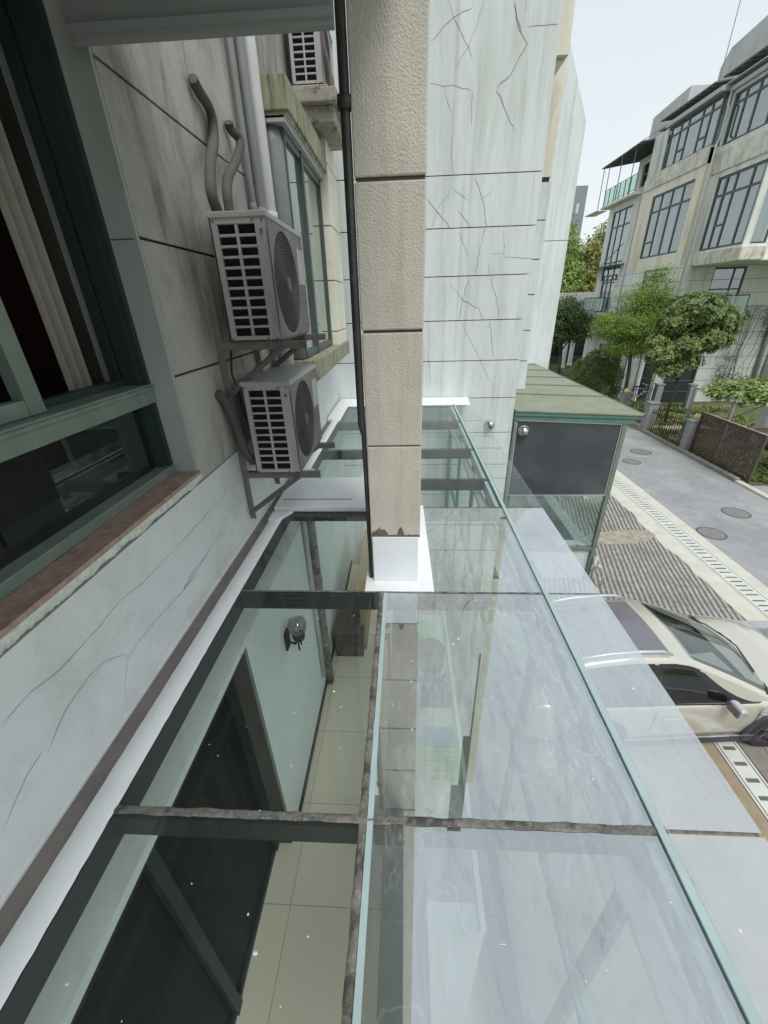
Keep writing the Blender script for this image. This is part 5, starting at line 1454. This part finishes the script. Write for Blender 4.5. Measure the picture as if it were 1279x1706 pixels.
for a, c in (((0, .34), (.35, .80)), ((.35, .80), (.85, .82)), ((.35, .8), (.42, .32)), ((.42, .32), (.88, .75)), ((0, .34), (.42, .32)), ((.84, .98), (1.05, .34))): b.tube([(a[0], 0, a[1]), (c[0], 0, c[1])], .014, 6)
obj('bicycle_frame', b, 'silver', bi)
b = MB(); b.box(.22, .46, -.06, .06, .90, .95); b.tube([(.35, 0, .8), (.34, 0, .92)], .012, 6); obj('saddle', b, 'car_black', bi)
b = MB(); b.tube([(.78, -.25, 1.02), (.84, -.1, .99), (.84, .1, .99), (.78, .25, 1.02)], .013, 6); obj('handlebar', b, 'silver', bi)

# ------------------------------------------------------------------ house across the road
M['roof_render'] = mat('roof_render', (0.50, 0.51, 0.50), .9, var=.1, vscale=1, stains=[((.3, .3, .28), 1, (1, 1, .2), .5, .7, .5)])
oh = thing('town_house', 'four storey cream and grey town house with large dark framed windows across the road', 'house')
def cells(b, us, zs, holes, put, mi=0):
    U = sorted(set([us[0], us[1]] + [h[0] for h in holes] + [h[1] for h in holes]))
    Z = sorted(set([zs[0], zs[1]] + [h[2] for h in holes] + [h[3] for h in holes]))
    for a, c in zip(U, U[1:]):
        for e, f in zip(Z, Z[1:]):
            um, zm = (a + c) / 2, (e + f) / 2
            if any(h[0] < um < h[1] and h[2] < zm < h[3] for h in holes): continue
            put(a, c, e, f, mi)
def xwin(X, y0, y1, z0, z1, mull, trans, label=None, curtain='win_curtain', w=.085, subs=()):
    b = MB()
    for (a, c, e, f) in ((y0, y0 + w, z0, z1), (y1 - w, y1, z0, z1), (y0 + w, y1 - w, z0, z0 + w), (y0 + w, y1 - w, z1 - w, z1)): b.box(X + .04, X + .10, a, c, e, f)
    for y in mull: b.box(X + .045, X + .105, y - w / 2, y + w / 2, z0 + w, z1 - w)
    for z in trans: b.box(X + .05, X + .11, y0 + w, y1 - w, z - w / 2, z + w / 2)
    for (a, c, z) in subs: b.box(X + .035, X + .115, a, c, z - .035, z + .035)
    f = obj('window', b, 'win_frame', oh, label=label)
    obj('pane', MB().box(X + .075, X + .08, y0, y1, z0, z1), 'pane_house', f)
    b = MB(); n = int((y1 - y0) * 14); vs = []
    for i in range(n + 1):
        y = y0 + (y1 - y0) * i / n; vs += [(X + .30 + .035 * math.sin(i * 1.9), y, z0), (X + .30 + .035 * math.sin(i * 1.9), y, z1)]
    if curtain:
        b.add(vs, [(2 * i, 2 * i + 1, 2 * i + 3, 2 * i + 2) for i in range(n) if not (curtain == 'half' and (i % 19) > 6)])
        obj('curtain', b, 'win_curtain', f, smooth=True)
    return f
# walls
b = MB()
put = lambda a, c, e, f, mi: b.box(13.0, 13.3, a, c, e, f, mi)
cells(b, (22.4, 28.2), (G, 1.30), [(24.0, 26.0, .15, 1.28), (24.9, 25.8, G, -2.7), (22.7, 24.3, G, -2.0), (26.4, 27.8, G, -2.3)], put, 0)
cells(b, (22.9, 28.2), (1.302, 5.60), [(23.45, 26.95, 1.88, 4.68)], put, 1)
put2 = lambda a, c, e, f, mi: b.box(13.0, 13.28, a, c, e, f, mi)
cells(b, (28.2, 31.9), (G, 5.15), [(29.0, 31.45, 1.0, 4.75), (29.4, 31.2, -.85, 1.32), (29.2, 29.65, -3.4, -2.65)], put2, 0)
# bay block
put3 = lambda a, c, e, f, mi: b.box(13.3, 13.55, a, c, e, f, mi)
cells(b, (19.55, 22.9), (1.28, 7.4), [(19.62, 22.3, 1.78, 4.42), (19.62, 22.75, 5.55, 7.2)], put3, 0)
b.box(13.55, 14.2, 19.55, 19.8, 1.28, 1.78); b.box(13.55, 14.2, 19.55, 19.8, 4.42, 5.55); b.box(14.2, 20, 19.9, 22.4, 1.30, 7.6)
b.box(13.31, 20, 19.57, 22.39, 1.205, 1.278)
# facing wall below
put4 = lambda a, c, e, f, mi: b.box(a, c, 22.4, 22.7, e, f, mi)
cells(b, (13.3, 21), (G, 1.2), [(14.35, 15.8, -.85, 1.16), (13.45, 15.0, G, -2.7)], put4, 0)
b.box(13.28, 20, 28.0, 31.9, G, 5.15, 0); 
b.box(13.0, 20, 31.9, 32.1, G, 5.15, 0)
obj('wall', b, ['plaster_house', 'plaster_cream'], oh)
b = MB(); b.box(13.9, 20, 22.75, 27.95, G, 7.3); b.box(14.22, 19.9, 22.4, 22.75, 1.3, 7.3); b.box(13.75, 14.19, 19.85, 22.35, 1.3, 7.2); b.box(13.285, 13.35, 28.9, 31.6, -4, 4.9)
b.box(13.31, 13.8, 22.71, 28, G, -1.9)  # dark fill of added ground-floor openings, standing in for doorway and wall shade
obj('interior', b, 'win_dark', oh)
b = MB()
zq = [-4.45, -3.9, -3.33, -2.76, -2.2, -1.63, -1.06, -.5, .08, .65, 1.2]
for z in zq:
    b.box(13.28, 20.9, 22.394, 22.40, z - .010, z + .010)
    b.box(12.994, 13.0, 22.4, 23.95, z - .010, z + .010); b.box(12.994, 13.0, 26.1, 28.2, z - .010, z + .010); b.box(12.994, 13.0, 28.2, 29.2, z - .01, z + .01)
    if z < .1 or z > 1.19: b.box(12.994, 13.0, 23.95, 26.1, z - .008, z + .008)
obj('wall_grooves', b, 'kerb', oh)
b = MB(); b.box(12.93, 13.2, 22.9, 27.95, 5.05, 5.68); b.box(13.23, 13.5, 19.45, 22.88, 4.62, 5.35); b.box(13.24, 14.2, 19.40, 19.56, 4.62, 5.35)
b.box(13.22, 13.6, 19.45, 22.4, 1.22, 1.70); b.box(13.6, 14.2, 19.45, 19.56, 1.22, 1.70)
BANDS = b
for q in ([(12.93, 13.2, 22.9, 27.95, 5.05, 5.68)], [(13.23, 13.5, 19.57, 22.88, 4.62, 5.35), (13.24, 14.2, 19.40, 19.565, 4.63, 5.345)], [(13.22, 13.6, 19.57, 22.4, 1.22, 1.70), (13.23, 14.2, 19.45, 19.565, 1.23, 1.69)]):
    b = MB()
    for a in q: b.box(*a)
    obj('stone_band', b, 'stone_band', oh, bevel=.015)
b = MB(); b.box(12.85, 13.3, 22.95, 26.95, 7.38, 7.55); b.box(13.15, 13.5, 19.3, 22.9, 7.30, 7.46); b.box(13.0, 20, 20, 28, 7.56, 7.6); b.box(13.15, 14.6, 19.3, 19.5, 7.3, 7.46)
obj('cornice', b, 'ac_metal', oh)
b = MB(); b.box(13.06, 13.12, 26.95, 28.2, 5.6, 7.4); obj('corner_wall', b, 'plaster_house', oh)
xwin(13.05, 23.05, 26.75, 5.69, 7.38, [23.75, 24.35, 25.35, 25.95], [6.98], 'glazed top storey window with pale curtains', subs=((23.75, 24.35, 6.2), (25.35, 25.95, 6.2)))
xwin(13.0, 23.45, 26.95, 1.88, 4.68, [24.3, 25.2, 26.1], [3.95], None, 'half', subs=((26.1, 26.9, 2.6),))
xwin(13.3, 19.66, 22.3, 1.78, 4.42, [20.3, 21.2, 21.75], [3.75], None, 'win_curtain', subs=((21.2, 21.75, 2.65),))
xwin(13.3, 19.66, 22.75, 5.55, 7.2, [20.5, 21.4, 22.1], [6.85], None, 'win_curtain')
xwin(13.0, 29.0, 31.45, 1.0, 4.75, [29.9, 30.7], [3.9, 2.0], None, 'half')
xwin(13.0, 29.4, 31.2, -.85, 1.32, [30.0, 30.6], [.9], None, None)
xwin(13.0, 24.0, 26.0, .15, 1.28, [25.0], [.95], None, None)
xwin(13.0, 29.2, 29.65, -3.4, -2.65, [], [-3.05], None, None)
def ywin(Y, x0, x1, z0, z1, mull, trans, w=.06, cur=True):
    b = MB()
    for (a, c, e, f) in ((x0, x0 + w, z0, z1), (x1 - w, x1, z0, z1), (x0 + w, x1 - w, z0, z0 + w), (x0 + w, x1 - w, z1 - w, z1)): b.box(a, c, Y + .04, Y + .10, e, f)
    for x in mull: b.box(x - w / 2, x + w / 2, Y + .045, Y + .105, z0 + w, z1 - w)
    for z in trans: b.box(x0 + w, x1 - w, Y + .05, Y + .11, z - w / 2, z + w / 2)
    f = obj('window', b, 'win_frame', oh)
    obj('pane', MB().box(x0, x1, Y + .075, Y + .08, z0, z1), 'pane_house', f)
    if cur: obj('curtain', MB().box(x0, x1, Y + .22, Y + .23, z0, z1), 'win_curtain', f)
ywin(22.4, 14.35, 15.8, -.85, 1.16, [15.3], [.25], cur=False)
ywin(19.52, 13.34, 14.15, 1.78, 4.42, [], [3.75])
ywin(19.52, 13.34, 14.15, 5.55, 7.2, [], [6.85])
# top set back storey and roof blocks
b = MB(); cells(b, (28.0, 32.0), (5.2, 7.35), [(28.4, 29.3, 5.25, 7.0), (30.0, 31.4, 5.9, 7.0)], lambda a, c, e, f, mi: b.box(14.2, 14.4, a, c, e, f, mi)); b.box(14.4, 19, 28.0, 32.0, 5.2, 7.3)
obj('upper_wall', b, 'plaster_house', oh)
b = MB(); b.box(14.36, 14.398, 28.4, 29.3, 5.25, 7.0); b.box(14.36, 14.398, 30.0, 31.4, 5.9, 7.0); obj('upper_glazing', b, 'car_glass', oh)
b = MB()
for y in (28.4, 28.85, 29.27, 30.0, 30.7, 31.37): b.box(14.30, 14.36, y, y + .05, 5.25 if y < 29.5 else 5.9, 7.0)
b.box(14.3, 14.36, 28.4, 29.3, 6.6, 6.65); b.box(14.3, 14.36, 30, 31.4, 6.5, 6.55)
obj('upper_frame', b, 'green_alu', oh)
b = MB(); b.prism([(29.5, 7.3), (33.0, 7.3), (33.0, 9.55), (29.5, 9.75)], 'x', 14.9, 19); b.prism([(20.5, 7.6), (27.4, 7.6), (27.4, 9.6), (26.9, 10.1), (20.5, 10.6)], 'x', 15.0, 19)
obj('roof_block', b, 'roof_render', oh)
for (x0, x1, y0, y1, z0, z1) in ((12.5, 15.0, 29.6, 33.3, 7.30, 7.62), (12.4, 15.0, 28.2, 29.6, 7.25, 7.60), (13.3, 15.2, 24.4, 28.6, 8.1, 8.3), (13.5, 15.2, 20.2, 24.3, 8.2, 8.4)):
    b = MB(); b.add([(x0, y0, z0), (x1, y0, z1), (x1, y1, z1), (x0, y1, z0), (x0, y0, z0 + .05), (x1, y0, z1 + .05), (x1, y1, z1 + .05), (x0, y1, z0 + .05)], [(0, 1, 2, 3), (4, 5, 6, 7), (0, 1, 5, 4), (1, 2, 6, 5), (2, 3, 7, 6), (3, 0, 4, 7)])
    n = int((y1 - y0) / .4)
    for k in range(n): b.bar((x0 + .02, y0 + .2 + k * .4, z0 - .03), (x1, y0 + .2 + k * .4, z1 - .03), .04, .05)
    obj('awning', b, 'awning', oh)
b = MB(); b.box(12.55, 14.2, 28.2, 32.5, 5.05, 5.18); b.box(12.3, 13.0, 32.6, 34.4, 5.0, 5.04)
obj('balcony_floor', b, 'stone_band', oh)
rl = obj('balcony_rail', MB().tube([(12.62, 28.3, 6.0), (12.62, 32.4, 6.0)], .025, 8).tube([(12.62, 28.3, 5.28), (12.62, 32.4, 5.28)], .015, 8), 'green_alu', oh)
b = MB()
for k in range(7): b.box(12.6, 12.64, 28.35 + k * .66, 28.39 + k * .66, 5.18, 6.0)
obj('rail_post', b, 'green_alu', rl)
obj('rail_pane', MB().box(12.618, 12.626, 28.35, 32.35, 5.25, 5.95), 'rail_glass_green', rl)
for y in (29.1, 30.7, 32.3, 33.1): obj('awning_post', MB().tube([(12.6, y, 5.1), (12.6, y, 7.33)], .025, 8), 'pvc_grey', oh)
b = MB(); b.add([(12.2, 28.6, 1.72), (13.0, 28.6, 1.80), (13.0, 33.6, 1.80), (12.2, 33.6, 1.72), (12.2, 28.6, 1.77), (13.0, 28.6, 1.85), (13.0, 33.6, 1.85), (12.2, 33.6, 1.77)], [(0, 1, 2, 3), (4, 5, 6, 7), (0, 1, 5, 4), (1, 2, 6, 5), (2, 3, 7, 6), (3, 0, 4, 7)])
b.bar((12.3, 30.2, 1.8), (12.98, 29.2, 2.9), .04, .04)
obj('window_canopy', b, 'awning', oh)
for (x, y0, y1, z, nm) in ((12.5, 29.3, 32.3, 0.05, 1), (12.6, 22.6, 24.6, .0, 2)):
    rl = obj('balcony_rail', MB().tube([(x, y0, z), (x, y1, z)], .025, 8).tube([(x, y0, z - .78), (x, y1, z - .78)], .02, 8), 'iron', oh)
    b = MB(); n = 9
    for k in range(n): b.box(x - .015, x + .015, y0 + (y1 - y0) * k / (n - 1) - .015, y0 + (y1 - y0) * k / (n - 1) + .015, z - .8, z)
    obj('rail_post', b, 'green_alu', rl); obj('rail_pane', MB().box(x - .004, x + .004, y0, y1, z - .75, z - .04), 'rail_glass_green', rl)
    obj('balcony_floor', MB().box(x - .05, 13.0, y0, y1, z - 1.0, z - .85), 'plaster_house', oh)
rl = obj('balcony_rail', MB().tube([(14.0, 21.9, -.02), (15.95, 21.9, -.02)], .022, 8).tube([(15.95, 21.9, -.02), (15.95, 22.4, -.02)], .022, 8), 'iron', oh)
obj('rail_pane', MB().box(14.0, 15.95, 21.897, 21.903, -.80, -.05), 'rail_glass_green', rl)
b = MB(); b.tube([(15.95, 21.9, -.9), (15.95, 21.9, 0)], .025, 8); b.tube([(15.0, 21.9, -.9), (15.0, 21.9, 0)], .02, 8); obj('rail_post', b, 'green_alu', rl)
obj('balcony_floor', MB().box(13.9, 16.0, 21.85, 22.4, -1.0, -.86), 'plaster_house', oh)
b = MB(); b.tube([(13.2, 22.85, 7.3), (13.2, 22.85, 6.9), (13.18, 22.75, 6.8), (13.18, 22.75, 5.9), (12.96, 22.5, 5.6), (12.96, 22.36, -3)], .045, 10)
b.tube([(12.96, 27.4, 7.3), (12.96, 27.2, 5.7), (12.96, 27.5, 5.4)], .04, 10); b.tube([(12.95, 28.25, 5.0), (12.95, 28.25, -3)], .045, 10)
obj('downpipe', b, 'pvc', oh, smooth=True)
b = MB(); b.box(13.02, 13.08, 24.92, 25.78, G, -2.72); b.box(12.99, 13.02, 24.95, 25.0, G, -2.72); b.box(12.99, 13.02, 25.7, 25.75, G, -2.72); b.box(12.95, 13.0, 25.05, 25.08, -4.1, -3.9)
obj('front_door', b, 'green_alu', oh)
b = MB(); b.box(13.46, 14.99, 22.5, 22.54, G, -2.7)
for x in (13.5, 14.2, 14.9): b.box(x, x + .06, 22.46, 22.5, G, -2.7)
obj('garden_door', b, 'green_dark', oh)
b = MB(); b.tube([(17.9, 22.3, G), (17.6, 22.3, 1.2)], .10, 10); b.tube([(18.2, 22.32, G), (18.1, 22.32, 1.2)], .04, 8); obj('wall_pipe', b, 'fence_pillar', oh, smooth=True)
b = MB(); b.box(18.35, 19.6, 21.8, 22.38, -4.6, -2.9); obj('meter_cabinet', b, 'white_paint', oh, bevel=.02)
b = MB(); b.tube([(14.6, 26.5, 7.6), (14.62, 26.5, 12.4)], .018, 6); b.tube([(14.6, 26.2, 7.6), (14.6, 27.0, 8.6)], .015, 5)
tag(obj('antenna', b, 'pvc_grey'), 'thin tall antenna rod on the roof of the town house', 'antenna')
b = MB()
for k in range(10): b.tube([(14.4, 29.9 + k * .34, 7.5), (14.4, 29.9 + k * .34, 8.45)], .013, 5)
for z in (8.0, 8.45): b.tube([(14.4, 29.9, z), (14.4, 33.1, z)], .015, 5)
tag(obj('roof_railing', b, 'pvc_grey'), 'thin metal railing on the roof terrace of the town house', 'railing')
for (x, y, z1, r, lb) in ((12.15, 23.6, -1.9, .15, 'white round column in front of the town house entrance near the bicycle'),
                          (12.45, 22.9, -2.6, .10, 'thinner grey column right of the white round column'),
                          (12.9, 35.6, -2.0, .20, 'pale round column of the farther building behind the street tree, nearest the road'),
                          (14.0, 37.0, -2.0, .18, 'second pale column of the farther building, deeper in the shade')):
    b = MB(); b.lathe([(0, 0), (r * 1.25, 0), (r * 1.25, .12), (r, .16), (r, z1 - G - .15), (r * 1.2, z1 - G - .05), (r * 1.2, z1 - G), (0, z1 - G)], (x, y, G), 20)
    tag(obj('column', b, 'white_paint', smooth=False), lb, 'column')
fb = thing('rear_building', 'shaded lower building with a recessed ground floor behind the street tree', 'building')
b = MB(); b.box(9.5, 22, 37.5, 45, -2.1, .5, 0); b.box(9.5, 22, 39, 45, G, -2.1, 1); obj('wall', b, ['plaster_house', 'win_dark'], fb)
for x in (11, 13, 15): obj('window', MB().box(x, x + 1.0, 38.95, 39.0, -4.4, -2.8), 'car_glass', fb)
# tower on the skyline
tw = thing('office_tower', 'distant grey tower block on the skyline between the two rows of houses', 'tower', (46, 150, G))
b = MB(); b.box(-6, 7.3, 0, 14, 0, 34.4); obj('wall', b, 'tower', tw)
b = MB()
for k in range(8):
    z = 22.5 - k * 2.9
    for x in (1.2, 2.9, 4.6): b.box(x, x + 1.1, -.06, 0, z - 1.3, z)
for x in (2.6, 4.7): b.box(x, x + .8, -.08, 0, 27.8, 30.2)
obj('window', b, 'tower_light', tw)
